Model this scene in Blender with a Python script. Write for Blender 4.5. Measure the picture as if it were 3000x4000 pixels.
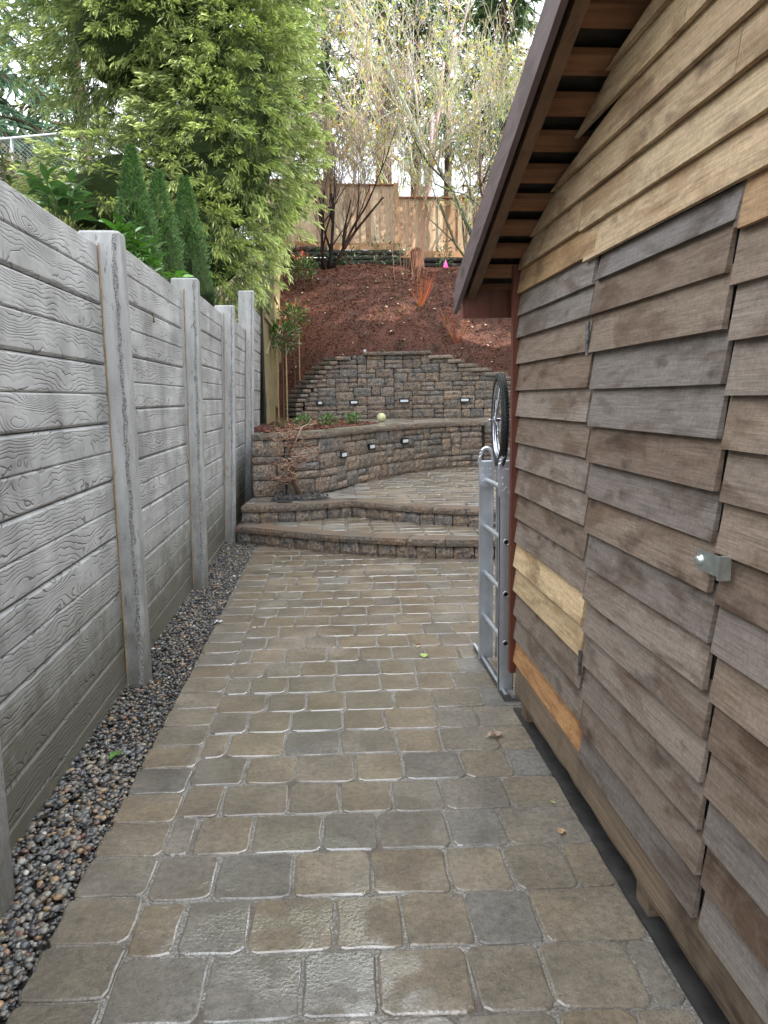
import bpy, bmesh, math, random
import numpy as np
from mathutils import Vector, Matrix
random.seed(7); RNG = np.random.default_rng(7)
S = bpy.context.scene
for o in list(bpy.data.objects): bpy.data.objects.remove(o, do_unlink=True)
COL = S.collection
rad = math.radians

# ------------------------------------------------------------------ camera
CAM_H = 1.65
RW = np.array([[0.99683777, -0.0263347, 0.07497293], [-0.07803165, -0.14610182, 0.98618726], [-0.01501726, -0.98891898, -0.14769475]])
cd = bpy.data.cameras.new('camera'); cam = bpy.data.objects.new('camera', cd); COL.objects.link(cam)
cd.sensor_fit = 'VERTICAL'; cd.sensor_height = 36.0; cd.sensor_width = 27.0
cd.lens = 2970.0 / 4000.0 * 36.0; cd.clip_start = 0.05; cd.clip_end = 1500
xa, ya, za = RW[:, 0], -RW[:, 1], -RW[:, 2]
M = Matrix(((xa[0], ya[0], za[0], 0), (xa[1], ya[1], za[1], 0), (xa[2], ya[2], za[2], CAM_H), (0, 0, 0, 1)))
cam.matrix_world = M; S.camera = cam
S.render.resolution_x = 768; S.render.resolution_y = 1024

# ------------------------------------------------------------------ world and sun
SUN_DIR = Vector((0.84, -0.28, 0.47)).normalized()      # towards the sun
sun_el = math.asin(SUN_DIR.z); sun_az = math.atan2(SUN_DIR.x, SUN_DIR.y)
W = bpy.data.worlds.new('World'); S.world = W; W.use_nodes = True
wn = W.node_tree; wn.nodes.clear()
def wnode(t): return wn.nodes.new(t)
wo = wnode('ShaderNodeOutputWorld'); wb = wnode('ShaderNodeBackground'); wb.inputs['Strength'].default_value = 0.15
sky = wnode('ShaderNodeTexSky'); sky.sky_type = 'NISHITA'; sky.sun_disc = False
sky.sun_elevation = sun_el; sky.sun_rotation = sun_az
tc = wnode('ShaderNodeTexCoord'); nz = wnode('ShaderNodeTexNoise'); nz.inputs['Scale'].default_value = 2.2; nz.inputs['Detail'].default_value = 6
cr = wnode('ShaderNodeValToRGB'); cr.color_ramp.elements[0].position = 0.34; cr.color_ramp.elements[1].position = 0.56
cr.color_ramp.elements[0].color = (0.45, 0.45, 0.45, 1)
mx = wnode('ShaderNodeMix'); mx.data_type = 'RGBA'; mx.inputs[7].default_value = (10.6, 11.0, 11.6, 1)
wn.links.new(tc.outputs['Generated'], nz.inputs['Vector']); wn.links.new(nz.outputs['Fac'], cr.inputs['Fac'])
wn.links.new(cr.outputs['Color'], mx.inputs[0]); wn.links.new(sky.outputs['Color'], mx.inputs[6])
wn.links.new(mx.outputs[2], wb.inputs['Color']); wn.links.new(wb.outputs['Background'], wo.inputs['Surface'])
sd = bpy.data.lights.new('sun', 'SUN'); sd.energy = 5.0; sd.angle = rad(0.6); sd.color = (1.0, 0.94, 0.85)
so = bpy.data.objects.new('sun', sd); COL.objects.link(so); so.location = (0, 0, 30)
so.rotation_euler = SUN_DIR.to_track_quat('Z', 'Y').to_euler()
S.view_settings.view_transform = 'Standard'; S.view_settings.look = 'None'
S.view_settings.gamma = 1.0; S.view_settings.use_curve_mapping = False
S.view_settings.exposure = 1.15
try: S.cycles.max_bounces = 5
except Exception: pass

# ------------------------------------------------------------------ helpers
def T(o, label, cat, group=None):
    o['label'] = label; o['category'] = cat
    if group: o['group'] = group
    return o
def thing(name, label, cat, loc=(0, 0, 0), group=None):
    o = bpy.data.objects.new(name, None); o.empty_display_size = 0.1
    COL.objects.link(o); o.location = loc
    return T(o, label, cat, group)
def wloc(o):
    v = Vector((0, 0, 0))
    while o is not None: v += o.location; o = o.parent
    return v
def put(name, me, parent=None, loc=(0, 0, 0), rot=None, color=None, kind=None):
    """link mesh data as an object; loc is a WORLD location"""
    o = bpy.data.objects.new(name, me); COL.objects.link(o)
    o.location = Vector(loc) - (wloc(parent) if parent else Vector((0, 0, 0)))
    if parent: o.parent = parent
    if rot: o.rotation_euler = rot
    if color: o.color = (*color[:3], 1)
    if kind: o['kind'] = kind
    return o
def cvar(c, a, b):
    f = random.uniform(a, b); return tuple(x * f for x in c)
class MB:
    def __init__(s): s.v = []; s.f = []; s.c = []
    def add(s, vs, fs, col=None):
        b = len(s.v); s.v.extend([tuple(map(float, p)) for p in vs]); s.f.extend([[b + i for i in f] for f in fs])
        s.c.extend([col or (1, 1, 1)] * len(vs)); return s
    def box(s, a, b, col=None, top_in=0):
        x0, y0, z0 = a; x1, y1, z1 = b; t = top_in
        return s.add([(x0, y0, z0), (x1, y0, z0), (x1, y1, z0), (x0, y1, z0), (x0 + t, y0 + t, z1), (x1 - t, y0 + t, z1), (x1 - t, y1 - t, z1), (x0 + t, y1 - t, z1)],
                     [(3, 2, 1, 0), (4, 5, 6, 7), (0, 1, 5, 4), (1, 2, 6, 5), (2, 3, 7, 6), (3, 0, 4, 7)], col)
    def prism(s, poly, off, col=None):
        """poly: list of 3D points; off: 3D extrusion vector"""
        n = len(poly); vs = list(poly) + [tuple(Vector(p) + Vector(off)) for p in poly]
        return s.add(vs, [list(range(n))[::-1], list(range(n, 2 * n))] + [(i, (i + 1) % n, n + (i + 1) % n, n + i) for i in range(n)], col)
    def tube(s, pts, r, n=6, col=None, closed=False):
        pts = [Vector(p) for p in pts]; k = len(pts)
        if not hasattr(r, '__len__'): r = [r] * k
        vs = []; up = Vector((0.31, 0.17, 0.93))
        for i, p in enumerate(pts):
            if closed: t = pts[(i + 1) % k] - pts[i - 1]
            else: t = pts[min(i + 1, k - 1)] - pts[max(i - 1, 0)]
            if t.length < 1e-9: t = Vector((0, 0, 1))
            t.normalize(); a = t.cross(up)
            if a.length < 0.05: a = t.cross(Vector((1, 0, 0)))
            a.normalize(); b = t.cross(a)
            for j in range(n):
                th = 2 * math.pi * j / n; vs.append(p + (a * math.cos(th) + b * math.sin(th)) * r[i])
        fs = []
        for i in range(k if closed else k - 1):
            q = (i + 1) % k
            for j in range(n): fs.append((i * n + j, i * n + (j + 1) % n, q * n + (j + 1) % n, q * n + j))
        if not closed: fs += [list(range(n))[::-1], [(k - 1) * n + j for j in range(n)]]
        return s.add(vs, fs, col)
    def lathe(s, prof, c=(0, 0, 0), axis='z', n=16, col=None):
        vs = []
        for (r, h) in prof:
            for j in range(n):
                th = 2 * math.pi * j / n; u, v = r * math.cos(th), r * math.sin(th)
                p = {'z': (u, v, h), 'x': (h, u, v), 'y': (u, h, v)}[axis]
                vs.append((c[0] + p[0], c[1] + p[1], c[2] + p[2]))
        m = len(prof); fs = [(i * n + j, i * n + (j + 1) % n, (i + 1) * n + (j + 1) % n, (i + 1) * n + j) for i in range(m - 1) for j in range(n)]
        return s.add(vs, fs, col)
    def mesh(s, name, mat, smooth=False, center=None):
        me = bpy.data.meshes.new(name); v = s.v
        if center is not None: v = [(a[0] - center[0], a[1] - center[1], a[2] - center[2]) for a in v]
        me.from_pydata(v, [], s.f); me.materials.append(mat)
        ca = me.color_attributes.new('Col', 'FLOAT_COLOR', 'POINT')
        ca.data.foreach_set('color', np.array([(c[0], c[1], c[2], 1) for c in s.c], dtype=np.float32).ravel())
        if smooth: me.polygons.foreach_set('use_smooth', [True] * len(me.polygons))
        me.update(); return me
    def build(s, name, mat, parent=None, smooth=False, color=None, kind=None):
        a = np.array(s.v); c = (a.min(0) + a.max(0)) / 2; c[2] = a[:, 2].min()
        return put(name, s.mesh(name, mat, smooth, c), parent, tuple(c), None, color, kind)
def np_mesh(name, V, F, C, mat, smooth=False):
    """V (n,3); F (m,k); C (n,3)"""
    me = bpy.data.meshes.new(name); n, m, k = len(V), len(F), F.shape[1]
    me.vertices.add(n); me.vertices.foreach_set('co', V.astype(np.float32).ravel())
    me.loops.add(m * k); me.loops.foreach_set('vertex_index', F.astype(np.int32).ravel())
    me.polygons.add(m); me.polygons.foreach_set('loop_start', np.arange(0, m * k, k, dtype=np.int32))
    me.polygons.foreach_set('loop_total', np.full(m, k, dtype=np.int32))
    if smooth: me.polygons.foreach_set('use_smooth', np.ones(m, dtype=bool))
    me.materials.append(mat)
    ca = me.color_attributes.new('Col', 'FLOAT_COLOR', 'POINT')
    ca.data.foreach_set('color', np.hstack([C, np.ones((n, 1))]).astype(np.float32).ravel())
    me.update(calc_edges=True); me.validate(); return me
def scatter(tv, tf, tcol, P, R, s, C):
    """template verts (k,3), faces (f,j), template colour mul (k,), positions, rotation matrices (N,3,3), scales, colours (N,3)"""
    N, k = len(P), len(tv)
    V = np.einsum('nij,kj->nki', R, tv) * s[:, None, None] + P[:, None, :]
    F = (tf[None] + (np.arange(N) * k)[:, None, None]).reshape(-1, tf.shape[1])
    CC = (C[:, None, :] * tcol[None, :, None]) if tcol.ndim == 1 else C[:, None, :] * tcol[None]
    return V.reshape(-1, 3), F, CC.reshape(-1, 3)
def frames(D, up=None, roll=None):
    """rotation matrices with local +x along D, local z near up"""
    D = D / np.linalg.norm(D, axis=1, keepdims=True)
    U = np.tile(np.array([0.02, 0.03, 1.0]), (len(D), 1)) if up is None else up
    Y = np.cross(U, D); Y /= np.linalg.norm(Y, axis=1, keepdims=True) + 1e-9
    Z = np.cross(D, Y)
    if roll is not None:
        c, s = np.cos(roll)[:, None], np.sin(roll)[:, None]; Y, Z = Y * c + Z * s, Z * c - Y * s
    return np.stack([D, Y, Z], axis=2)
def smoothcurve(pts, per=8):
    P = [np.array(p, float) for p in pts]; out = []
    for i in range(len(P) - 1):
        a = P[max(i - 1, 0)]; b = P[i]; c = P[i + 1]; d = P[min(i + 2, len(P) - 1)]
        for k in range(per):
            t = k / per
            out.append(0.5 * ((2 * b) + (c - a) * t + (2 * a - 5 * b + 4 * c - d) * t * t + (3 * b - a - 3 * c + d) * t ** 3))
    out.append(P[-1]); return np.array(out)
class Curve:
    def __init__(s, pts, per=8, smooth=True):
        s.p = smoothcurve(pts, per) if smooth else np.array(pts, float)
        d = np.linalg.norm(np.diff(s.p, axis=0), axis=1); s.s = np.concatenate([[0], np.cumsum(d)]); s.L = s.s[-1]
    def at(s, t):
        x = np.interp(t, s.s, s.p[:, 0]); y = np.interp(t, s.s, s.p[:, 1]); return np.array([x, y])
    def ang(s, t, h=0.06):
        a, b = s.at(max(t - h, 0)), s.at(min(t + h, s.L)); return math.atan2(b[1] - a[1], b[0] - a[0])
    def y(s, x): return float(np.interp(x, s.p[:, 0], s.p[:, 1]))

# ------------------------------------------------------------------ materials
def mat(name):
    m = bpy.data.materials.new(name); m.use_nodes = True; nt = m.node_tree; nt.nodes.clear()
    out = nt.nodes.new('ShaderNodeOutputMaterial'); b = nt.nodes.new('ShaderNodeBsdfPrincipled')
    nt.links.new(b.outputs[0], out.inputs[0]); return m, nt, b, out
class N:
    def __init__(s, nt): s.nt = nt
    def n(s, t, **kw):
        x = s.nt.nodes.new(t)
        for k, v in kw.items(): setattr(x, k, v)
        return x
    def l(s, a, b): s.nt.links.new(a, b)
    def setin(s, i, v):
        if isinstance(v, bpy.types.NodeSocket): s.l(v, i)
        else: i.default_value = v
    def coord(s, kind='Object', scale=None, rnd=0):
        if kind == 'Position': c = s.n('ShaderNodeNewGeometry').outputs['Position']
        else: c = s.n('ShaderNodeTexCoord').outputs[kind]
        if rnd:
            oi = s.n('ShaderNodeObjectInfo').outputs['Random']
            c = s.vm('ADD', c, s.cx(s.m('MULTIPLY', oi, rnd), s.m('MULTIPLY', oi, rnd * 0.73), s.m('MULTIPLY', oi, rnd * 1.37)))
        if scale is not None: c = s.vm('MULTIPLY', c, scale)
        return c
    def cx(s, x, y, z):
        c = s.n('ShaderNodeCombineXYZ')
        for i, v in enumerate((x, y, z)): s.setin(c.inputs[i], v)
        return c.outputs[0]
    def sx(s, v):
        c = s.n('ShaderNodeSeparateXYZ'); s.l(v, c.inputs[0]); return c.outputs
    def vm(s, op, a, b):
        x = s.n('ShaderNodeVectorMath', operation=op); s.setin(x.inputs[0], a); s.setin(x.inputs[1], b); return x.outputs[0]
    def m(s, op, a, b=0.0, c=None, clamp=False):
        x = s.n('ShaderNodeMath', operation=op); x.use_clamp = clamp; s.setin(x.inputs[0], a); s.setin(x.inputs[1], b)
        if c is not None: s.setin(x.inputs[2], c)
        return x.outputs[0]
    def noise(s, v, scale, detail=4, rough=0.55, dist=0.0, out='Fac'):
        x = s.n('ShaderNodeTexNoise'); s.l(v, x.inputs['Vector']); x.inputs['Scale'].default_value = scale
        x.inputs['Detail'].default_value = detail; x.inputs['Roughness'].default_value = rough; x.inputs['Distortion'].default_value = dist
        return x.outputs[out]
    def vor(s, v, scale, feat='F1', out='Distance', rnd=1.0):
        x = s.n('ShaderNodeTexVoronoi', feature=feat); s.l(v, x.inputs['Vector']); x.inputs['Scale'].default_value = scale
        x.inputs['Randomness'].default_value = rnd; return x.outputs[out]
    def ramp(s, f, stops):
        x = s.n('ShaderNodeValToRGB'); s.setin(x.inputs[0], f); e = x.color_ramp.elements
        while len(e) < len(stops): e.new(0.5)
        for i, (p, c) in enumerate(stops):
            e[i].position = p; e[i].color = (*c, 1) if hasattr(c, '__len__') else (c, c, c, 1)
        return x.outputs[0]
    def mr(s, f, a, b, c=0.0, d=1.0):
        x = s.n('ShaderNodeMapRange'); s.setin(x.inputs[0], f)
        for i, v in enumerate((a, b, c, d)): x.inputs[i + 1].default_value = v
        return x.outputs[0]
    def mix(s, f, a, b, mode='MIX'):
        x = s.n('ShaderNodeMix', data_type='RGBA', blend_type=mode); s.setin(x.inputs[0], f)
        for i, v in ((6, a), (7, b)):
            if isinstance(v, bpy.types.NodeSocket): s.l(v, x.inputs[i])
            elif hasattr(v, '__len__'): x.inputs[i].default_value = (*v[:3], 1)
            else: x.inputs[i].default_value = (v, v, v, 1)
        return x.outputs[2]
    def bump(s, h, strength=0.5, dist=0.01, nrm=None):
        x = s.n('ShaderNodeBump'); x.inputs['Strength'].default_value = strength; x.inputs['Distance'].default_value = dist
        s.l(h, x.inputs['Height'])
        if nrm is not None: s.l(nrm, x.inputs['Normal'])
        return x.outputs[0]
    def objcol(s): return s.n('ShaderNodeObjectInfo').outputs['Color']
    def rnd(s): return s.n('ShaderNodeObjectInfo').outputs['Random']
    def attr(s):
        x = s.n('ShaderNodeAttribute'); x.attribute_name = 'Col'; return x.outputs['Color']
def bset(nt, b, **kw):
    for k, v in kw.items():
        i = b.inputs[k.replace('_', ' ')]
        if isinstance(v, bpy.types.NodeSocket): nt.links.new(v, i)
        elif hasattr(v, '__len__') and len(v) == 3: i.default_value = (*v, 1)
        else: i.default_value = v

def m_paver():
    m, nt, b, _ = mat('wet_paver'); n = N(nt)
    P = n.coord('Position'); O = n.coord('Object', rnd=37.0)
    base = n.objcol()
    mott = n.noise(O, 9, 5, 0.6)
    c = n.mix(n.mr(mott, 0.35, 0.7), base, (0.20, 0.19, 0.18), 'MIX')
    c = n.mix(0.30, base, c)
    c = n.mix(1.0, c, n.ramp(n.noise(P, 38, 5, 0.75), [(0.32, 0.62), (0.5, 1.0), (0.68, 1.32)]), 'MULTIPLY')
    c = n.mix(1.0, c, n.ramp(n.noise(P, 5.0, 3, 0.6), [(0.35, 0.80), (0.65, 1.15)]), 'MULTIPLY')
    spk = n.noise(P, 160, 3, 0.7)
    c = n.mix(n.mr(spk, 0.62, 0.72), c, (0.42, 0.40, 0.37))
    c = n.mix(n.mr(n.noise(P, 120, 2, 0.6), 0.66, 0.71), c, (0.045, 0.04, 0.035))
    # wetness: less next to the shed, where the eave keeps the ground dry
    xs = n.sx(P)
    w = n.m('ADD', n.mr(xs[0], 0.2, 0.85, 1.0, 0.0), n.mr(xs[1], 3.6, 5.0, 0.0, 1.0), clamp=True)
    w = n.m('MULTIPLY', w, n.mr(n.noise(P, 1.7, 3, 0.5), 0.30, 0.52))
    pool = n.mr(n.noise(n.vm('ADD', P, (3.1, 7.7, 0)), 2.3, 3, 0.55), 0.47, 0.53)
    w2 = n.m('MULTIPLY', w, pool)
    c = n.mix(w, c, n.mix(1.0, c, (0.74, 0.70, 0.62), 'MULTIPLY'))
    h = n.m('ADD', n.noise(P, 55, 5, 0.7), n.m('MULTIPLY', n.noise(P, 190, 3, 0.6), 0.6))
    hf = n.noise(P, 14, 4, 0.6)
    bp = n.bump(h, 0.9, 0.005); bp2 = n.bump(hf, 0.6, 0.012, bp)
    cn = n.bump(n.noise(P, 80, 3, 0.6, 0.4), 0.6, 0.0035)
    slp = n.mr(n.sx(n.n('ShaderNodeNewGeometry').outputs['Normal'])[2], 0.93, 0.995, 1.0, 0.0)
    bset(nt, b, Base_Color=c, Roughness=n.mr(w, 0, 1, 0.72, 0.42), Normal=bp2, Coat_Weight=n.m('ADD', n.m('MULTIPLY', w, 0.35), n.m('ADD', n.m('MULTIPLY', w2, 0.65), n.m('MULTIPLY', slp, w)), clamp=True),
         Coat_Roughness=n.mr(n.m('MAXIMUM', w2, slp), 0, 1, 0.2, 0.05), Coat_Normal=cn, Coat_IOR=n.m('ADD', 1.45, n.m('MULTIPLY', n.m('ADD', n.m('MULTIPLY', w2, 0.75), n.m('MULTIPLY', slp, 0.35)), 1.0)))
    return m
def m_joint():
    m, nt, b, _ = mat('joint_sand'); n = N(nt); P = n.coord('Position')
    g = n.noise(P, 120, 4, 0.8); c = n.ramp(g, [(0.35, (0.07, 0.065, 0.055)), (0.5, (0.22, 0.205, 0.18)), (0.66, (0.48, 0.46, 0.42))])
    c = n.mix(n.mr(n.noise(P, 3, 3), 0.52, 0.64, 0, 0.75), c, (0.085, 0.06, 0.04))
    wj = n.mr(n.noise(P, 2.2, 3), 0.42, 0.55)
    bset(nt, b, Base_Color=c, Roughness=0.5, Normal=n.bump(g, 0.9, 0.005), Coat_Weight=wj, Coat_Roughness=0.12, Coat_IOR=1.4, Coat_Normal=n.bump(n.noise(P, 60, 2), 0.3, 0.003)); return m
def m_rock():
    m, nt, b, _ = mat('split_face_concrete'); n = N(nt); P = n.coord('Position')
    base = n.objcol(); a = n.noise(P, 7, 5, 0.65); g = n.noise(P, 60, 5, 0.75)
    c = n.mix(n.mr(a, 0.38, 0.66), base, n.mix(1.0, base, (1.32, 1.10, 0.92), 'MULTIPLY'))
    c = n.mix(n.mr(n.noise(n.vm('ADD', P, (9, 3, 1)), 11, 4), 0.52, 0.66), c, (0.10, 0.105, 0.11))
    g2 = n.noise(P, 30, 4, 0.7); c = n.mix(1.0, c, n.ramp(g2, [(0.34, 0.48), (0.5, 1.0), (0.64, 1.55)]), 'MULTIPLY'); c = n.mix(1.0, c, n.ramp(g, [(0.3, 0.5), (0.7, 1.4)]), 'MULTIPLY')
    h = n.m('ADD', g, n.m('MULTIPLY', g2, 1.8))
    bset(nt, b, Base_Color=c, Roughness=0.62, Normal=n.bump(h, 0.9, 0.012), Coat_Weight=0.12, Coat_Roughness=0.3); return m
def m_capstone():
    m, nt, b, _ = mat('wet_cap_stone'); n = N(nt); P = n.coord('Position')
    base = n.objcol(); g = n.noise(P, 70, 5, 0.75)
    c = n.mix(n.mr(n.noise(P, 5, 4, 0.6), 0.4, 0.65), base, n.mix(1.0, base, (1.25, 1.0, 0.8), 'MULTIPLY'))
    up = n.sx(n.n('ShaderNodeNewGeometry').outputs['Normal'])[2]
    side = n.mr(up, 0.3, 0.7, 1.0, 0.0)
    c = n.mix(side, c, n.mix(1.0, c, n.ramp(n.noise(P, 32, 4, 0.7), [(0.34, 0.35), (0.5, 0.8), (0.65, 1.4)]), 'MULTIPLY'))
    h = n.m('ADD', g, n.m('MULTIPLY', n.noise(P, 20, 4, 0.6), 1.5))
    bp = n.bump(n.m('MULTIPLY', h, n.m('ADD', n.m('MULTIPLY', side, 1.0), 0.12)), 1.0, 0.016)
    bset(nt, b, Base_Color=c, Roughness=0.4, Normal=bp, Coat_Weight=n.mr(up, 0.5, 0.9, 0.1, 1.0), Coat_Roughness=0.16, Coat_IOR=1.7); return m
def m_fence():
    m, nt, b, _ = mat('cast_concrete_wood_grain'); n = N(nt)
    o = n.coord('Object'); P = n.coord('Position'); r = n.rnd()
    s = n.sx(o); u = n.m('ADD', s[1], n.m('MULTIPLY', r, 23.0)); v = s[2]
    q = n.cx(n.m('MULTIPLY', u, 0.62), n.m('MULTIPLY', v, 3.6), r)
    big = n.noise(q, 1.9, 1.5, 0.4); mid = n.noise(n.cx(n.m('MULTIPLY', u, 0.8), n.m('MULTIPLY', v, 1.2), r), 9.0, 1.5, 0.5)
    fine = n.noise(n.cx(n.m('MULTIPLY', u, 1.0), n.m('MULTIPLY', v, 0.8), r), 26.0, 1.0, 0.5)
    kq = n.cx(n.m('MULTIPLY', u, 1.7), n.m('MULTIPLY', n.m('SUBTRACT', v, 0.075), 6.5), n.m('MULTIPLY', r, 9.0))
    kd = n.vor(kq, 0.95, rnd=0.75); kn = n.m('POWER', n.m('SUBTRACT', 1.0, n.m('MULTIPLY', kd, 1.6), clamp=True), 2.0)
    f = n.m('ADD', n.m('MULTIPLY', v, 44.0), n.m('MULTIPLY', big, 6.0))
    f = n.m('ADD', f, n.m('MULTIPLY', mid, 2.4)); f = n.m('ADD', f, n.m('MULTIPLY', fine, 0.55)); f = n.m('ADD', f, n.m('MULTIPLY', kn, 6.5))
    tri = n.m('ABSOLUTE', n.m('SUBTRACT', n.m('FRACT', f), 0.5))       # 0 in the middle of the line
    wdt = n.mr(n.noise(q, 4.0, 2), 0.35, 0.65, 0.05, 0.17)
    line = n.m('SUBTRACT', 1.0, n.m('DIVIDE', tri, wdt), clamp=True)
    soft = n.m('MULTIPLY', n.m('SUBTRACT', 1.0, n.m('MULTIPLY', tri, 2.6), clamp=True), 0.15)
    gap = n.mr(n.noise(n.vm('ADD', q, (5, 2, 3)), 4.1, 2), 0.40, 0.50)
    line = n.m('MULTIPLY', line, gap)
    h = n.m('SUBTRACT', n.m('MULTIPLY', n.noise(P, 120, 3, 0.7), 0.10), n.m('ADD', line, soft))
    z = n.sx(P)[2]
    cl = n.noise(P, 3.2, 4, 0.6)
    base = n.ramp(cl, [(0.32, (0.29, 0.295, 0.29)), (0.5, (0.46, 0.465, 0.46)), (0.68, (0.62, 0.625, 0.62))])
    base = n.mix(n.mr(n.noise(n.vm('MULTIPLY', P, (1, 5, 0.5)), 2.6, 4), 0.5, 0.75, 0, 0.5), base, (0.55, 0.56, 0.56))
    # rain splash staining along the foot, with its own ragged edge
    st = n.m('SUBTRACT', n.m('ADD', n.m('MULTIPLY', cl, 1.0), n.m('MULTIPLY', n.noise(P, 7, 4, 0.7), 0.6)), n.m('MULTIPLY', z, 0.95))
    c = n.mix(n.mr(st, 0.06, 0.52, 0, 0.88), base, (0.125, 0.12, 0.082))
    c = n.mix(n.m('MULTIPLY', line, 0.72), c, (0.055, 0.055, 0.052))
    pit = n.m('LESS_THAN', n.vor(P, 19, rnd=1.0), 0.055)
    c = n.mix(n.m('MULTIPLY', pit, 0.7), c, (0.05, 0.05, 0.05))
    bset(nt, b, Base_Color=c, Roughness=n.mr(cl, 0.3, 0.7, 0.42, 0.6), Normal=n.bump(h, 0.75, 0.006)); return m
def m_post():
    m, nt, b, _ = mat('cast_concrete_post'); n = N(nt); P = n.coord('Position')
    cl = n.noise(n.vm('MULTIPLY', P, (4, 4, 0.8)), 3.0, 4, 0.6); z = n.sx(P)[2]
    base = n.ramp(cl, [(0.3, (0.32, 0.325, 0.32)), (0.7, (0.52, 0.525, 0.52))])
    lum = n.noise(n.vm('MULTIPLY', P, (30, 30, 6)), 2.0, 4, 0.6)
    base = n.mix(n.mr(lum, 0.6, 0.7, 0, 0.8), base, (0.09, 0.09, 0.085))
    st = n.m('SUBTRACT', n.m('ADD', n.noise(P, 2.5, 3), n.m('MULTIPLY', n.noise(P, 11, 4, 0.7), 0.8)), n.m('MULTIPLY', z, 0.55))
    c = n.mix(n.mr(st, 0.35, 0.95, 0, 0.8), base, (0.13, 0.125, 0.10))
    h = n.m('ADD', n.noise(P, 90, 4, 0.75), n.m('MULTIPLY', n.noise(n.vm('MULTIPLY', P, (1, 1, 0.15)), 60, 2), 0.5))
    bset(nt, b, Base_Color=c, Roughness=0.6, Normal=n.bump(h, 0.7, 0.006)); return m
def m_aggregate():
    m, nt, b, _ = mat('rough_aggregate_edge'); n = N(nt); P = n.coord('Position')
    g = n.noise(P, 110, 4, 0.8); c = n.ramp(g, [(0.38, (0.06, 0.06, 0.058)), (0.48, (0.28, 0.28, 0.27)), (0.62, (0.52, 0.52, 0.51))])
    bset(nt, b, Base_Color=c, Roughness=0.7, Normal=n.bump(g, 1.0, 0.012)); return m
def m_siding():
    m, nt, b, _ = mat('cedar_siding'); n = N(nt)
    o = n.coord('Object', rnd=19.0); P = n.coord('Position'); base = n.objcol()
    g = n.vm('MULTIPLY', o, (6, 0.7, 26))
    grain = n.noise(g, 5.0, 6, 0.65, 0.6); fine = n.noise(n.vm('MULTIPLY', o, (10, 1.6, 40)), 5.0, 4, 0.75)
    saw = n.noise(n.vm('MULTIPLY', o, (5, 60, 9)), 4.0, 3, 0.7)
    c = n.mix(1.0, base, n.ramp(grain, [(0.25, (0.74, 0.72, 0.70)), (0.5, (1.0, 1.0, 1.0)), (0.75, (1.17, 1.17, 1.17))]), 'MULTIPLY')
    c = n.mix(1.0, c, n.ramp(fine, [(0.32, 0.70), (0.5, 1.0), (0.68, 1.22)]), 'MULTIPLY')
    c = n.mix(1.0, c, n.ramp(n.noise(P, 70, 4, 0.8), [(0.34, 0.82), (0.66, 1.16)]), 'MULTIPLY')
    kn = n.vm('MULTIPLY', o, (1, 2.6, 5.5)); kd = n.vor(n.vm('ADD', kn, n.vm('MULTIPLY', n.noise(o, 14, 3, out='Color'), (0.25, 0.25, 0.25))), 1.35)
    c = n.mix(n.mr(kd, 0.06, 0.17, 0.75, 0.0), c, n.mix(1.0, c, (0.36, 0.30, 0.27), 'MULTIPLY'))
    stn = n.noise(n.vm('MULTIPLY', o, (1, 1.0, 3.2)), 2.6, 5, 0.6, 0.6)
    c = n.mix(n.mr(stn, 0.48, 0.62, 0, 0.85), c, n.mix(1.0, c, (0.56, 0.47, 0.40), 'MULTIPLY'))
    stn2 = n.noise(n.vm('ADD', n.vm('MULTIPLY', o, (1, 1.6, 4.5)), (4, 7, 2)), 2.2, 4, 0.6, 0.3)
    c = n.mix(n.mr(stn2, 0.56, 0.70, 0, 0.7), c, n.mix(1.0, c, (0.40, 0.38, 0.38), 'MULTIPLY'))
    h = n.m('ADD', n.m('MULTIPLY', grain, 0.5), n.m('ADD', n.m('MULTIPLY', fine, 0.5), n.m('MULTIPLY', saw, 0.7)))
    bset(nt, b, Base_Color=c, Roughness=0.68, Specular_IOR_Level=0.35, Normal=n.bump(h, 0.5, 0.004)); return m
def m_wood(name, col, dark=(0.4, 0.35, 0.3), axis=(1, 12, 12), rough=0.7, knots=True, bumps=0.5, stain=0.5, use_obj=False):
    m, nt, b, _ = mat(name); n = N(nt); o = n.coord('Object', rnd=11.0)
    base = n.objcol() if use_obj else n.mix(0.0, col, col)
    grain = n.noise(n.vm('MULTIPLY', o, axis), 3.0, 6, 0.65, 0.4)
    c = n.mix(1.0, base, n.ramp(grain, [(0.25, (0.6, 0.56, 0.52)), (0.5, 1.0), (0.75, (1.3, 1.28, 1.25))]), 'MULTIPLY')
    if knots:
        kd = n.vor(n.vm('MULTIPLY', o, tuple(max(1.5, a * 0.35) for a in axis)), 1.5)
        c = n.mix(n.mr(kd, 0.08, 0.18, 0.8, 0.0), c, n.mix(1.0, c, (0.35, 0.25, 0.2), 'MULTIPLY'))
    c = n.mix(n.mr(n.noise(o, 3.1, 4, 0.6), 0.48, 0.7, 0, stain), c, n.mix(1.0, c, dark, 'MULTIPLY'))
    bset(nt, b, Base_Color=c, Roughness=rough, Normal=n.bump(grain, bumps, 0.006)); return m
def m_simple(name, col, rough=0.6, metal=0.0, var=0.25, scale=20, bumpd=0.003, coat=0.0, spec=0.5):
    m, nt, b, _ = mat(name); n = N(nt); P = n.coord('Object'); g = n.noise(P, scale, 4, 0.6)
    c = n.mix(1.0, col, n.ramp(g, [(0.3, 1 - var), (0.7, 1 + var)]), 'MULTIPLY')
    bset(nt, b, Base_Color=c, Roughness=rough, Metallic=metal, Normal=n.bump(g, 0.4, bumpd), Coat_Weight=coat, Specular_IOR_Level=spec); return m
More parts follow.
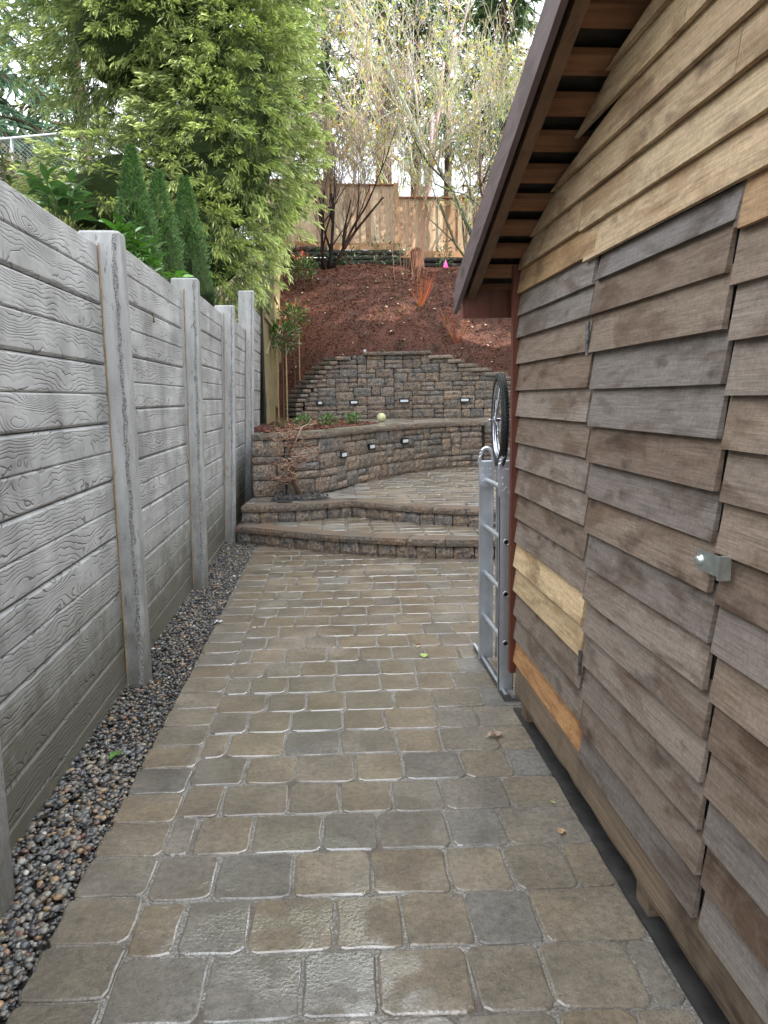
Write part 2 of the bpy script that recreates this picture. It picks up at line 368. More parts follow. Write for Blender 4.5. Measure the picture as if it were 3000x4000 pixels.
def m_mulch():
    m, nt, b, _ = mat('bark_mulch'); n = N(nt); P = n.coord('Position')
    g = n.noise(P, 38, 5, 0.75); a = n.noise(P, 1.6, 4, 0.6)
    c = n.ramp(g, [(0.30, (0.020, 0.008, 0.005)), (0.5, (0.105, 0.033, 0.016)), (0.68, (0.24, 0.080, 0.040))])
    c = n.mix(n.mr(a, 0.40, 0.62, 0.0, 0.45), c, (0.045, 0.022, 0.015))
    bset(nt, b, Base_Color=c, Roughness=0.8, Normal=n.bump(g, 1.0, 0.03)); return m
def m_chip(name, rough=0.75, trans=0.0, coat=0.0, spec=0.5):
    """material that takes each piece's own colour from the Col attribute"""
    m, nt, b, out = mat(name); n = N(nt); P = n.coord('Position')
    c = n.mix(1.0, n.attr(), n.ramp(n.noise(P, 45, 3), [(0.3, 0.75), (0.7, 1.25)]), 'MULTIPLY')
    bset(nt, b, Base_Color=c, Roughness=rough, Coat_Weight=coat, Coat_Roughness=0.15, Specular_IOR_Level=spec)
    if trans > 0:
        t = n.n('ShaderNodeBsdfTranslucent'); n.l(n.mix(1.0, c, (1.15, 1.3, 0.7), 'MULTIPLY'), t.inputs[0]); ms = n.n('ShaderNodeMixShader'); ms.inputs[0].default_value = trans
        n.l(b.outputs[0], ms.inputs[1]); n.l(t.outputs[0], ms.inputs[2]); n.l(ms.outputs[0], out.inputs[0])
    return m
M_PAVER, M_JOINT, M_ROCK, M_CAP, M_FENCE, M_POST, M_AGG, M_SIDING, M_MULCH = m_paver(), m_joint(), m_rock(), m_capstone(), m_fence(), m_post(), m_aggregate(), m_siding(), m_mulch()
M_LEAF = m_chip('foliage', 0.5, 0.24); M_GLOSSLEAF = m_chip('glossy_leaf', 0.28, 0.18, 0.3); M_CHIP = m_chip('bark_chips', 0.8)
M_PEB = m_chip('wet_pebbles', 0.42, 0, 0.5); M_BARK = m_chip('twig_bark', 0.95, spec=0.08); M_DRYLEAF = m_chip('dry_leaf', 0.7, 0.1)
M_SOIL = m_simple('dark_soil', (0.030, 0.026, 0.023), 0.75, 0, 0.6, 40, 0.02)
M_GROUND = m_simple('rough_ground', (0.075, 0.08, 0.045), 0.9, 0, 0.4, 3, 0.05)
M_ALU = m_simple('brushed_aluminium', (0.60, 0.63, 0.67), 0.42, 0.75, 0.12, 9, 0.001)
M_ALUDARK = m_simple('dirty_aluminium', (0.16, 0.16, 0.165), 0.45, 0.7, 0.6, 30, 0.002)
M_CHROME = m_simple('polished_steel', (0.50, 0.51, 0.55), 0.22, 1.0, 0.05, 10, 0.0)
M_RUBBER = m_simple('black_rubber', (0.016, 0.016, 0.018), 0.55, 0, 0.2, 60, 0.001)
M_BLACK = m_simple('black_plastic', (0.012, 0.012, 0.013), 0.4, 0, 0.1, 20, 0.0)
M_DARKVOID = m_simple('dark_gap_shade', (0.018, 0.017, 0.016), 0.7, 0, 0.5, 25, 0.006)  # near-black colour painting the shade behind boards, blocks and gaps
M_ZINC = m_simple('galvanised_steel', (0.50, 0.54, 0.52), 0.38, 0.85, 0.25, 30, 0.001)
M_TRIM = m_wood('red_brown_paint', (0.125, 0.034, 0.018), (0.5, 0.45, 0.45), (8, 8, 1), 0.45, False, 0.3)
M_FASCIA = m_wood('weathered_purple_brown_stain', (0.135, 0.095, 0.105), (0.35, 0.3, 0.3), (9, 1, 9), 0.5, True, 0.6, 0.6)
M_SHEATH = m_wood('orange_brown_lath', (0.235, 0.110, 0.052), (0.5, 0.4, 0.35), (1, 14, 14), 0.75)
M_RAFTER = m_wood('old_brown_rafter', (0.16, 0.095, 0.055), (0.4, 0.35, 0.3), (9, 1, 9), 0.75)
M_SILL = m_wood('weathered_sill_timber', (0.23, 0.17, 0.115), (0.30, 0.28, 0.27), (14, 0.8, 26), 0.8, True, 1.0, 0.9)
M_SHINGLE = m_simple('dark_shingle_underside', (0.035, 0.028, 0.024), 0.85, 0, 0.5, 18, 0.01)
M_CEDAR = m_wood('new_cedar_fence', (0.50, 0.33, 0.20), (0.72, 0.55, 0.42), (12, 12, 1), 0.7, True, 0.3, 0.5, True)
M_OLDFENCE = m_wood('mossy_fence_board', (0.30, 0.25, 0.13), (0.5, 0.45, 0.35), (12, 12, 1), 0.8, True, 0.5)
M_LOG = m_wood('dark_landscape_timber', (0.028, 0.022, 0.020), (0.5, 0.5, 0.5), (1, 9, 9), 0.7, False, 0.9)
M_CAULK = m_simple('amber_foam_sealant', (0.36, 0.25, 0.13), 0.5, 0, 0.3, 60, 0.002)
M_SILVER = m_simple('galvanised_mesh', (0.62, 0.64, 0.66), 0.4, 0.6, 0.1, 5, 0.0)
M_STUMP = m_wood('rotten_stump_wood', (0.16, 0.060, 0.028), (0.25, 0.2, 0.2), (8, 8, 1), 0.85, False, 1.0, 0.9)
M_PINK = m_simple('pink_flag_plastic', (0.85, 0.10, 0.42), 0.5, 0, 0.05, 10, 0.0)
M_STUCCO = m_simple('beige_stucco', (0.42, 0.39, 0.34), 0.9, 0, 0.1, 30, 0.004)
M_ROOFTILE = m_simple('grey_roofing', (0.09, 0.09, 0.095), 0.9, 0, 0.3, 10, 0.01)
def m_lens():
    m, nt, b, _ = mat('frosted_lamp_glass'); bset(nt, b, Base_Color=(0.62, 0.67, 0.70), Roughness=0.35, Emission_Color=(0.85, 0.95, 1.0), Emission_Strength=0.06); return m
M_LENS = m_lens()
def m_ball():
    m, nt, b, _ = mat('scuffed_pale_yellow_rubber'); n = N(nt); o = n.coord('Object')
    c = n.mix(n.mr(n.noise(o, 14, 4, 0.7), 0.55, 0.66), (0.66, 0.66, 0.36), (0.30, 0.30, 0.20))
    bset(nt, b, Base_Color=c, Roughness=0.5); return m
M_BALL = m_ball()

# ------------------------------------------------------------------ ground and terrain
def zwall(x):      # height of the soil along the back of the upper wall
    return float(np.interp(x, [-1.2, -0.85, -0.5, -0.2, 0.2, 0.6, 0.95, 2.3, 2.8, 3.4, 3.9, 4.6, 6.0, 9.0], [1.18, 1.22, 1.55, 1.95, 2.25, 2.45, 2.54, 2.55, 2.40, 2.18, 2.02, 1.95, 1.85, 1.85]))
YB = 17.35
def zslope(x, y):
    zw = zwall(x)
    if y <= YB: return zw
    t = min((y - YB) / (20.9 - YB), 1.0); s = t + 0.10 * math.sin(math.pi * t)
    z = zw + (5.12 - zw) * s
    if y > 20.9: z = 5.12 + (y - 20.9) * 0.05
    return z + 0.05 * math.sin(1.7 * x + 0.6 * y) + 0.04 * math.sin(2.9 * y - 1.3 * x) * (0.3 + 0.7 * t)
def gz(x, y):
    if x > -1.5:
        if y < 17.6: z = -0.06
        else: z = min(-0.06 + (y - 17.6) / 3.4 * 5.0, 4.95)
        if y > 22: z = 4.95 + min((y - 22) * 0.04, 6)
        if x > 9 and y > 17.6: z = min(z, 4.95 + max(0, (y - 22) * 0.02))
        return z
    z = 0.6 + 1.05 * (-1.4 - x) + max(0.0, y - 14) * 0.5
    z = min(z, 6.2 + max(0, (y - 22)) * 0.03)
    if y < 1: z = min(z, 0.6 + 0.5 * (-1.4 - x))
    return z
def grid_mesh(name, xs, ys, fz, mt, smooth=True):
    V = np.array([(x, y, fz(x, y)) for y in ys for x in xs]); nx = len(xs)
    F = np.array([(j * nx + i, j * nx + i + 1, (j + 1) * nx + i + 1, (j + 1) * nx + i) for j in range(len(ys) - 1) for i in range(nx - 1)])
    return np_mesh(name, V, F, np.ones((len(V), 3)), mt, smooth)
gx = sorted(set([-400, -200, -100, -60, -40, -30] + list(np.arange(-22, 16, 0.8)) + [-1.52, -1.48] + [18, 22, 30, 45, 70, 120, 220, 400]))
gy = sorted(set([-300, -120, -50, -20, -8] + list(np.arange(-3, 32, 0.8)) + [17.6, 21.0, 22.0] + [36, 45, 60, 80, 120, 200, 400]))
put('ground', grid_mesh('ground', gx, gy, gz, M_GROUND), kind='structure')
mx_ = list(np.arange(-1.12, 10.2, 0.14)); my_ = list(np.arange(17.02, 22.3, 0.12))
jit = {}
def zm(x, y):
    if -0.62 < x < 4.4 and y < np.interp(x, [-0.62, 0.1, 0.9, 1.6, 2.3, 3.0, 3.7, 4.4], [16.95, 17.05, 17.18, 17.16, 17.0, 16.75, 16.35, 15.8]) + 0.20: return 1.0
    return zslope(x, y) + random.gauss(0, 0.012)
slope = put('mulch_slope', grid_mesh('mulch_slope', mx_, my_, zm, M_MULCH), kind='structure')
# strip of soil left of the upper wall, along the side fence
put('mulch_strip', grid_mesh('mulch_strip', list(np.arange(-1.14, -0.50, 0.1)), list(np.arange(11.4, 17.1, 0.2)), lambda x, y: 1.215 + max(0, y - 16) * 0.05 + random.gauss(0, 0.008), M_MULCH), kind='structure')
# bark chips over the slope
def chips(n, xr, yr, fz, smin, smax, cols, name, lift=0.01, parent=None):
    P = np.column_stack([RNG.uniform(*xr, n), RNG.uniform(*yr, n)]); Z = np.array([fz(a, b) for a, b in P]) + lift; ok_ = Z > -5; P, Z = P[ok_], Z[ok_]; n = len(P)
    D = RNG.normal(size=(n, 3)); D[:, 2] *= 0.4; R = frames(D, roll=RNG.uniform(-1, 1, n))
    tv = np.array([(-.5, -.18, 0), (.5, -.12, 0), (.42, .2, .05), (-.4, .22, .03), (0, 0, .16)]); tf = np.array([(0, 1, 4), (1, 2, 4), (2, 3, 4), (3, 0, 4)])
    C = np.array(cols)[RNG.integers(0, len(cols), n)] * RNG.uniform(0.6, 1.35, (n, 1))
    V, F, CC = scatter(tv, tf, np.ones(5), np.column_stack([P, Z]), R, RNG.uniform(smin, smax, n), C)
    return put(name, np_mesh(name, V, F, CC, M_CHIP), parent, kind='stuff')
chips(30000, (-1.1, 5.0), (17.42, 21.4), zslope, 0.015, 0.050, [(0.150, 0.048, 0.022), (0.100, 0.030, 0.014), (0.05, 0.018, 0.010), (0.21, 0.085, 0.042)], 'bark_chips')
T(bpy.data.objects['bark_chips'], 'red brown bark chips spread over the planted slope', 'bark mulch')

# ------------------------------------------------------------------ paving
KX, KY = 0.015, -0.045        # slight skew of the laying pattern
def sk(x, y): return x + KX * (y - 1.9), y + KY * x
STEP1 = Curve([(-1.06, 8.87), (-0.81, 8.73), (-0.42, 8.45), (-0.03, 8.17), (0.25, 8.03), (0.53, 7.90), (0.83, 7.76), (1.11, 7.67), (1.40, 7.61), (1.9, 7.56), (2.6, 7.56), (3.2, 7.62)])
STEP2L = Curve([(-1.02, 9.10), (-0.75, 9.085), (-0.35, 9.12), (-0.14, 9.19), (0.10, 9.28), (0.31, 9.38)])
STEP2R = Curve([(0.31, 9.38), (0.56, 9.15), (0.94, 8.80), (1.33, 8.56), (1.74, 8.38), (2.3, 8.25), (3.2, 8.2)])
LW = Curve([(-0.95, 10.03), (-0.62, 10.00), (-0.39, 10.09), (-0.20, 10.22), (0.0, 10.42), (0.19, 10.78), (0.42, 11.26), (0.80, 11.97), (1.33, 12.68), (1.93, 13.35), (2.35, 13.63), (2.95, 13.80)])
UWP = [(-0.62, 16.95), (0.1, 17.05), (0.9, 17.18), (1.6, 17.16), (2.3, 17.0), (3.0, 16.75), (3.7, 16.35), (4.4, 15.8)]
UW = Curve(UWP)
PAVC = [(0.245, 0.200, 0.140), (0.228, 0.190, 0.138), (0.252, 0.202, 0.135), (0.218, 0.186, 0.142), (0.190, 0.176, 0.152), (0.235, 0.192, 0.133), (0.240, 0.190, 0.126), (0.212, 0.186, 0.148)]
def paver_mesh(x0, x1, y0, y1, lo=None, hi=None, cr=0.029, bev=0.0065, h=0.05, dz=0.0055, warp=0.0045):
    """rounded-corner stone with a tumbled edge; lo/hi clamp y at the edges of the area"""
    pts = []; cr = min(cr, (x1 - x0) * 0.3, (y1 - y0) * 0.3)
    for (cx, cy, a0) in ((x1 - cr, y0 + cr, -90), (x1 - cr, y1 - cr, 0), (x0 + cr, y1 - cr, 90), (x0 + cr, y0 + cr, 180)):
        for k in range(3):
            a = rad(a0 + k * 45); pts.append((cx + cr * math.cos(a), cy + cr * math.sin(a)))
        nx = {-90: (x1, (y0 + y1) / 2), 0: ((x0 + x1) / 2, y1), 90: (x0, (y0 + y1) / 2), 180: ((x0 + x1) / 2, y0)}[a0]; pts.append(nx)
    pts = [(a + random.uniform(-warp, warp), b + random.uniform(-warp, warp)) for a, b in pts]
    w = [sk(a, b) for a, b in pts]; clipped = False
    if lo or hi:
        q = []
        for a, b in w:
            b2 = b
            if lo: b2 = max(b2, lo(a))
            if hi: b2 = min(b2, hi(a))
            if abs(b2 - b) > 1e-6: clipped = True
            q.append((a, b2))
        w = q
        ys_ = [p[1] for p in w]
        area = 0.5 * abs(sum(w[i][0] * w[(i + 1) % len(w)][1] - w[(i + 1) % len(w)][0] * w[i][1] for i in range(len(w))))
        if area < 0.25 * (x1 - x0) * (y1 - y0) or max(ys_) - min(ys_) < 0.04: return None
    c = np.mean(w, axis=0); mb = MB(); n = len(w); vs = []
    def inset(p, d):
        v = np.array(p) - c; L = np.linalg.norm(v); return c + v * (1 - d / max(L, d * 2))
    ring0 = [(*inset(p, 0.0), -h) for p in w]; ring1 = [(*inset(p, 0.0), -dz * 1.6) for p in w]; ring2 = [(*inset(p, bev * 0.5), -dz * 0.45) for p in w]; ring3 = [(*inset(p, bev * 1.5), 0) for p in w]
    vs = ring0 + ring1 + ring2 + ring3
    fs = [(r * n + i, r * n + (i + 1) % n, (r + 1) * n + (i + 1) % n, (r + 1) * n + i) for r in range(3) for i in range(n)] + [tuple(3 * n + i for i in range(n))]
    mb.add(vs, fs); return mb, c
def lay(parent, rects, z, cols=PAVC, lo=None, hi=None, **kw):
    k = 0
    for (x0, x1, y0, y1) in rects:
        r = paver_mesh(x0, x1, y0, y1, lo, hi, **kw)
        if r is None: continue
        mb, c = r; me = mb.mesh('paver', M_PAVER, False, (c[0], c[1], 0))
        cc = random.choice(cols); f = random.uniform(0.88, 1.10)
        put('paver', me, parent, (c[0], c[1], z + random.gauss(0, 0.0012)), (random.gauss(0, 0.0045), random.gauss(0, 0.0045), random.gauss(0, 0.006)), tuple(a * f for a in cc)); k += 1
    return k
def row_rects(x0, x1, y0, pitch, w=(0.272, 0.215), gap=0.006, start=0):
    out = []; x = x0; i = start
    while x < x1 - 0.05:
        ww = w[i % len(w)] if random.random() > 0.12 else w[(i + 1) % len(w)]
        xe = x + ww
        if xe > x1 - 0.07: xe = x1
        out.append((x + gap / 2, xe - gap / 2, y0 + gap / 2, y0 + pitch - gap / 2)); x = xe; i += 1
    return out
path = bpy.data.objects.new('path', None); COL.objects.link(path); path['kind'] = 'structure'
mb = MB(); mb.add([(-0.915, -1.5, -0.0055), (0.98, -1.5, -0.0055), (0.98, 3.8, -0.0055), (3.2, 3.8, -0.0055), (3.2, 9.1, -0.0055), (-0.82, 9.1, -0.0055)], [(0, 1, 2, 3, 4, 5)])
mb.build('joint_sand', M_JOINT, path)
hi1 = lambda x: STEP1.y(x) + 0.02 - 0.006 + 0.02
rects = []
for k in range(34):      # soldier course against the pebbles
    y0 = 1.475 + 0.2265 * k
    if y0 > 8.6: break
    rects.append((-0.905, -0.652, y0 + 0.003, y0 + 0.2235))
nr = 0; y = 1.315; k = 0
while y < 8.75:
    right = 0.955 if y < 3.62 else min(0.21 * (y + 0.3) + 0.25, 2.0)
    s0 = (-0.648, -0.648)[k % 2]
    first = 0.09 + 0.19 * ((k * 0.37 + 0.2) % 1.0)
    rects.append((s0, s0 + first - 0.008, y + 0.004, y + 0.253))
    rects += row_rects(s0 + first, right, y, 0.2575, start=k % 2); y += 0.2575; k += 1
npv = lay(path, rects, 0.0, hi=lambda x: STEP1.y(x) + 0.012)
print('pavers', npv)
# near edge of the paving, behind the camera's lower frame edge: one plain slab of the same stone
rects2 = []; y = 0.2
while y < 1.2: rects2 += row_rects(-0.895, 0.955, y, 0.2575, start=int(y * 7)); y += 0.2575
lay(path, rects2[:], 0.0)

# ------------------------------------------------------------------ retaining walls and steps
ROCKC = [(0.245, 0.212, 0.176), (0.220, 0.200, 0.174), (0.262, 0.216, 0.170), (0.195, 0.188, 0.176), (0.235, 0.205, 0.172), (0.268, 0.220, 0.178)]
def hashn(x, y, s): return math.sin(x * 12.9898 + y * 78.233 + s * 37.719) * 43758.5453 % 1.0
_rb = {}
def rock_block(w, h, d=0.2, seed=0, rough=0.016, ground_top=False):
    key = (round(w, 3), round(h, 3), round(d, 2), seed)
    if key in _rb: return _rb[key]
    nx = max(3, int(w / 0.055)); nz_ = max(3, int(h / 0.045)); vs = []; mb = MB(); g = 0.0042
    for j in range(nz_ + 1):
        for i in range(nx + 1):
            e = (i in (0, nx)) or (j in (0, nz_))
            u = (i / nx - 0.5) * (w - 2 * g); v = g + (h - 2 * g) * j / nz_
            if e:
                dd = 0.012
                if i in (0, nx) and j in (0, nz_): u *= (1 - 0.014 / w); v += 0.006 if j == 0 else -0.006; dd = 0.017
            else: dd = -rough * (hashn(i, j, seed) - 0.15); u += (hashn(i, j, seed + 5) - 0.5) * 0.018; v += (hashn(i, j, seed + 9) - 0.5) * 0.014
            vs.append((u, dd, v))
    fs = [(j * (nx + 1) + i, j * (nx + 1) + i + 1, (j + 1) * (nx + 1) + i + 1, (j + 1) * (nx + 1) + i) for j in range(nz_) for i in range(nx)]
    mb.add(vs, fs)
    a = w / 2 - g
    mb.add([(-a, .012, g), (a, .012, g), (a * .97, d, g), (-a * .97, d, g), (-a, .012, h - g), (a, .012, h - g), (a * .97, d, h - g), (-a * .97, d, h - g)], [(3, 2, 1, 0), (4, 5, 6, 7), (1, 2, 6, 5), (3, 0, 4, 7), (2, 3, 7, 6)])
    me = mb.mesh('block', M_ROCK); _rb[key] = me; return me
def face(curve, parent, s, w, z, h, name='block', out=0.0, d=0.2, col=None, seed=None):
    p = curve.at(s + w / 2); a = curve.ang(s + w / 2, w / 2); nrm = np.array([math.sin(a), -math.cos(a)])
    q = p + nrm * out
    put(name, rock_block(w, h, d, seed if seed is not None else random.randrange(5)), parent, (q[0], q[1], z), (0, 0, a), cvar(col or random.choice(ROCKC), 0.8, 1.2))
def tile(parent, curve, z0, u, ncol, nrow, ok, s0=0.0, out=lambda r: 0.0, skip=()):
    occ = [[not ok(c, r) for c in range(ncol)] for r in range(nrow)]; cnt = 0
    kinds = [(4, 2), (4, 2), (4, 2), (3, 2), (2, 2), (4, 1), (4, 1), (3, 1), (2, 1), (5, 2)]
    for r in range(nrow):
        for c in range(ncol):
            if occ[r][c]: continue
            ks = kinds[:]; random.shuffle(ks); done = False
            for (w, h) in ks + [(2, 1), (1, 1)]:
                if c + w > ncol or r + h > nrow: continue
                if any(occ[r + j][c + i] for i in range(w) for j in range(h)): continue
                # never leave a lone single column
                if c + w < ncol and not occ[r][c + w] and (c + w + 1 >= ncol or occ[r][c + w + 1]) and w < 5 and random.random() < 0.9: continue
                for i in range(w):
                    for j in range(h): occ[r + j][c + i] = True
                face(curve, parent, s0 + c * u, w * u, z0 + r * u, h * u, out=out(r)); cnt += 1; done = True; break
    return cnt
def wedge_cap(curve, parent, s, w, z, h, depth, over=0.03, top_sk=False, col=None, name='cap_stone'):
    """cap stone following the curve, split front face"""
    mb = MB(); n = max(3, int(w / 0.07)); rows = [0, 0.5, 1.0]; V = []; sd_ = random.random() * 50
    a0 = [curve.at(s + 0.0035 + (w - 0.007) * i / n) for i in range(n + 1)]; an = [curve.ang(s + w * i / n, 0.12) for i in range(n + 1)]
    for j, f in enumerate(rows):
        for i in range(n + 1):
            nr_ = np.array([math.sin(an[i]), -math.cos(an[i])]); e = over - 0.006 * (f == 1.0 or f == 0) + (0.010 * (hashn(i, j, sd_) - 0.4) if f == 0.5 else 0.006 * (hashn(i, j, sd_) - .5))
            p = a0[i] + nr_ * e; V.append((p[0], p[1], z + h * f))
    for f in (1.0, 0.0):
        for i in range(n + 1):
            nr_ = np.array([math.sin(an[i]), -math.cos(an[i])]); p = a0[i] - nr_ * (depth - over); V.append((p[0], p[1], z + h * f))
    m = n + 1; F = []
    for j in range(4):
        for i in range(n): F.append((j * m + i, j * m + i + 1, (j + 1) * m + i + 1, (j + 1) * m + i))
    for i in range(n): F.append((4 * m + i, 4 * m + i + 1, i + 1, i))
    F.append((0, m, 2 * m, 3 * m, 4 * m)); F.append((n, 4 * m + n, 3 * m + n, 2 * m + n, m + n))
    mb.add(V, F); c = col or random.choice([(0.225, 0.185, 0.145), (0.205, 0.178, 0.145), (0.23, 0.19, 0.155)])
    return mb.build(name, M_CAP, parent, color=cvar(c, 0.88, 1.12))
# steps: lower and upper
def step_thing(nm, label, curves, z0, top, riser_h, tread_lo, tread_hi, xr, pitch=0.2575):
    t = thing(nm, label, 'step', (0.4, curves[0].at(0)[1], z0))
    for cv in curves:
        s = 0.0
        while s < cv.L - 0.05:
            w = min(random.choice([0.185, 0.205, 0.22]), cv.L - s); face(cv, t, s, w, z0 - 0.02, riser_h + 0.02, 'riser_block', out=0.0, d=0.12); s += w
        s = 0.0
        while s < cv.L - 0.04:
            w = random.choice([0.36, 0.40, 0.34]); w = cv.L - s if cv.L - s < w + 0.12 else w
            wedge_cap(cv, t, s, w, z0 + riser_h, top - z0 - riser_h, 0.26, 0.028); s += w
    return t
LOWSTEP = step_thing('lower_step', 'lower curved block step rising from the paver path', [STEP1], 0.0, 0.2, 0.132, None, None, None)
UPSTEP = step_thing('upper_step', 'upper curved block step with a notch in front of the round patio', [STEP2L, STEP2R], 0.2, 0.4, 0.132, None, None, None)
mb = MB(); p = [(a, b + 0.12) for a, b in STEP1.p] + [(3.2, 9.8), (-1.05, 9.8)]
mb.prism([(a, b, -0.02) for a, b in p], (0, 0, 0.207)); mb.build('tread_bed', M_JOINT, LOWSTEP)
def y2(x): return STEP2L.y(x) if x < 0.31 else STEP2R.y(x)
rc = []; y = 7.6; k = 0
while y < 9.6: rc += row_rects(-1.0, 2.4, y, 0.2, w=(0.28, 0.28), start=k, gap=0.012); y += 0.2; k += 1
def shift(rs): return rs
lay(LOWSTEP, rc, 0.2 + 0.0, lo=lambda x: STEP1.y(x) + 0.238, hi=lambda x: y2(x) - 0.012)
# round patio on top of the upper step
patio = bpy.data.objects.new('patio', None); COL.objects.link(patio); patio['kind'] = 'structure'
bedp = [(a, b + 0.13) for a, b in STEP2L.p] + [(a, b + 0.13) for a, b in STEP2R.p[1:]] + [(4.4, 8.6), (4.4, 14.4), (2.9, 14.4)] + [(a, b + 0.1) for a, b in LW.p[::-1]]
mb = MB(); mb.prism([(a, b, 0.1) for a, b in bedp], (0, 0, 0.288)); mb.build('joint_sand', M_JOINT, patio)
rc = []; y = 8.9; k = 0
while y < 13.9:
    rc += row_rects(0.05 if y > 9.7 else -0.75, 3.6, y, 0.235, w=(0.42, 0.42), start=k, gap=0.012) if k % 2 else row_rects(0.26 if y > 9.7 else -0.55, 3.6, y, 0.235, w=(0.42, 0.42), start=k, gap=0.012)
    y += 0.235; k += 1
rc = [r for r in rc if not (r[0] < 0.12 and r[2] > 9.45)]
def lwclip(x): return LW.y(x) - 0.02 if x > -0.9 else 9.9
n2 = lay(patio, rc, 0.4, lo=lambda x: y2(x) + 0.240, hi=lwclip, cr=0.02)
print('patio', n2)
# two square slabs at the left end of the upper step
lay(patio, [(-1.0, -0.72, 9.33, 9.60), (-1.0, -0.72, 9.61, 9.9)], 0.4, cols=[(0.21, 0.17, 0.125)], cr=0.01)
# soil bed round the corkscrew shrub
bed = MB(); pts = [(-0.70, 9.42), (-0.45, 9.40), (-0.1, 9.46), (0.08, 9.6), (0.0, 9.85), (-0.12, 10.12), (-0.3, 10.08), (-0.5, 9.98), (-0.70, 9.95)]
c0 = np.mean(pts, axis=0); bed.add([(a, b, 0.40) for a, b in pts] + [(c0[0] + (a - c0[0]) * .5, c0[1] + (b - c0[1]) * .5, 0.43) for a, b in pts] + [(c0[0], c0[1], 0.45)],
    [(i, (i + 1) % 9, 9 + (i + 1) % 9, 9 + i) for i in range(9)] + [(9 + i, 9 + (i + 1) % 9, 18) for i in range(9)])
bed.build('soil_bed', M_SOIL, None, smooth=True, kind='structure')
chips(700, (-0.66, 0.02), (9.45, 10.0), lambda x, y: 0.425, 0.012, 0.035, [(0.03, 0.027, 0.025), (0.10, 0.095, 0.09), (0.2, 0.19, 0.18)], 'soil_grit')
T(bpy.data.objects['soil_grit'], 'dark grit and crumbs on the soil under the corkscrew shrub', 'soil')

# lower retaining wall
lw = thing('retaining_wall', 'lower curved retaining wall of split-face blocks with smooth caps', 'wall', (0.4, 11.2, 0.4))
UL = 0.105
mb = MB(); inner = [(a + 0.0, b + 0.14) for a, b in LW.p]; outer = [(a, b + 0.30) for a, b in LW.p[::-1]]
mb.prism([(a, b, 0.3) for a, b in inner + outer], (0, 0, 0.83)); mb.build('wall_core', M_DARKVOID, lw)
tile(lw, LW, 0.4, UL, int(LW.L / UL), 7, lambda c, r: True, out=lambda r: 0.048 - 0.0075 * r + random.uniform(-0.004, 0.006))
s = 0.0
while s < LW.L - 0.04:
    w = 0.40 if LW.L - s > 0.55 else LW.L - s
    wedge_cap(LW, lw, s, w, 1.137, 0.072, 0.34, 0.035, col=(0.215, 0.19, 0.16)); s += w
# left side return of the lower wall, closing the gap to the concrete fence
for k in range(7):
    for j in range(4): put('block', rock_block(0.32, 0.105, 0.15, (k + j) % 5), lw, (-0.955, 10.20 + 0.32 * j, 0.4 + 0.105 * k), (0, 0, rad(-90)), random.choice(ROCKC))
# terrace top between the two walls
terrace = bpy.data.objects.new('terrace', None); COL.objects.link(terrace); terrace['kind'] = 'structure'
tp = [(a, b + 0.28) for a, b in LW.p] + [(4.6, 13.9), (4.6, 15.7)] + [(a, b - 0.02) for a, b in UW.p[::-1] if a > -0.6] + [(-1.1, 17.0), (-1.1, 11.36), (-0.94, 11.36), (-0.94, 10.4)]
mb = MB(); mb.prism([(a, b, 1.0) for a, b in tp], (0, 0, 0.190)); mb.build('joint_sand', M_JOINT, terrace)
rc = []; y = 10.3; k = 0
while y < 17.1:
    rc += row_rects((-1.05 if y < 11.5 else -0.25) + 0.14 * (k % 2), 4.4, y, 0.26, w=(0.42, 0.3), start=k, gap=0.01); y += 0.26; k += 1
def lwlo(x): return LW.y(x) + 0.31

lay(terrace, rc, 1.205, lo=lwlo, hi=lambda x: UW.y(x) - 0.02, cr=0.015, dz=0.004)
# planting bed of red mulch on the terrace
bed = [(-1.1, 11.37), (-0.93, 11.37), (-0.93, 10.90), (-0.80, 10.85), (-0.55, 10.80), (-0.25, 11.15), (0.0, 11.6), (0.28, 12.3), (0.58, 12.95), (0.88, 13.55), (1.0, 14.0), (0.8, 14.7), (0.45, 15.7), (0.15, 16.7), (-0.5, 16.9), (-1.1, 17.0)]
mb = MB(); mb.prism([(a, b, 1.1) for a, b in bed], (0, 0, 0.112)); mb.build('planting_bed', M_MULCH, None, kind='structure')
def in_poly(x, y, P):
    r = False; j = len(P) - 1
    for i in range(len(P)):
        if (P[i][1] > y) != (P[j][1] > y) and x < (P[j][0] - P[i][0]) * (y - P[i][1]) / (P[j][1] - P[i][1]) + P[i][0]: r = not r
        j = i
    return r
def bedz(x, y): return 1.206 if in_poly(x, y, bed) else -99
chips(5000, (-1.1, 1.2), (10.6, 16.9), bedz, 0.02, 0.06, [(0.20, 0.06, 0.035), (0.13, 0.04, 0.022), (0.07, 0.025, 0.015), (0.30, 0.12, 0.07)], 'mulch_chips')
T(bpy.data.objects['mulch_chips'], 'red bark chips in the planting bed on the terrace', 'bark mulch')

# upper retaining wall with stepped ends
uw = thing('retaining_wall', 'upper retaining wall with stair-stepped ends below the mulch slope', 'wall', (1.5, 17.0, 1.2))
UU = 0.1005; NR = 14
Lx = [-0.53, -0.505, -0.494, -0.475, -0.426, -0.362, -0.298, -0.22, -0.141, -0.033, 0.06, 0.183, 0.30, 0.60]   # left edge of row k (bottom to top)
Ltop = 0.92
Rx = [4.2, 4.2, 4.2, 4.2, 4.2, 4.2, 4.1, 3.95, 3.82, 3.52, 3.26, 3.00, 2.78, 2.36]
ncol = int(UW.L / UU)
def colx(c): return float(UW.at(c * UU)[0])
def okc(c, r): return Lx[r] <= colx(c) + 0.02 and colx(c + 1) <= Rx[r] + 0.06
nb = tile(uw, UW, 1.2, UU, ncol, NR, okc, out=lambda r: -0.005 * r + random.uniform(-0.004, 0.005))
print('upper blocks', nb)
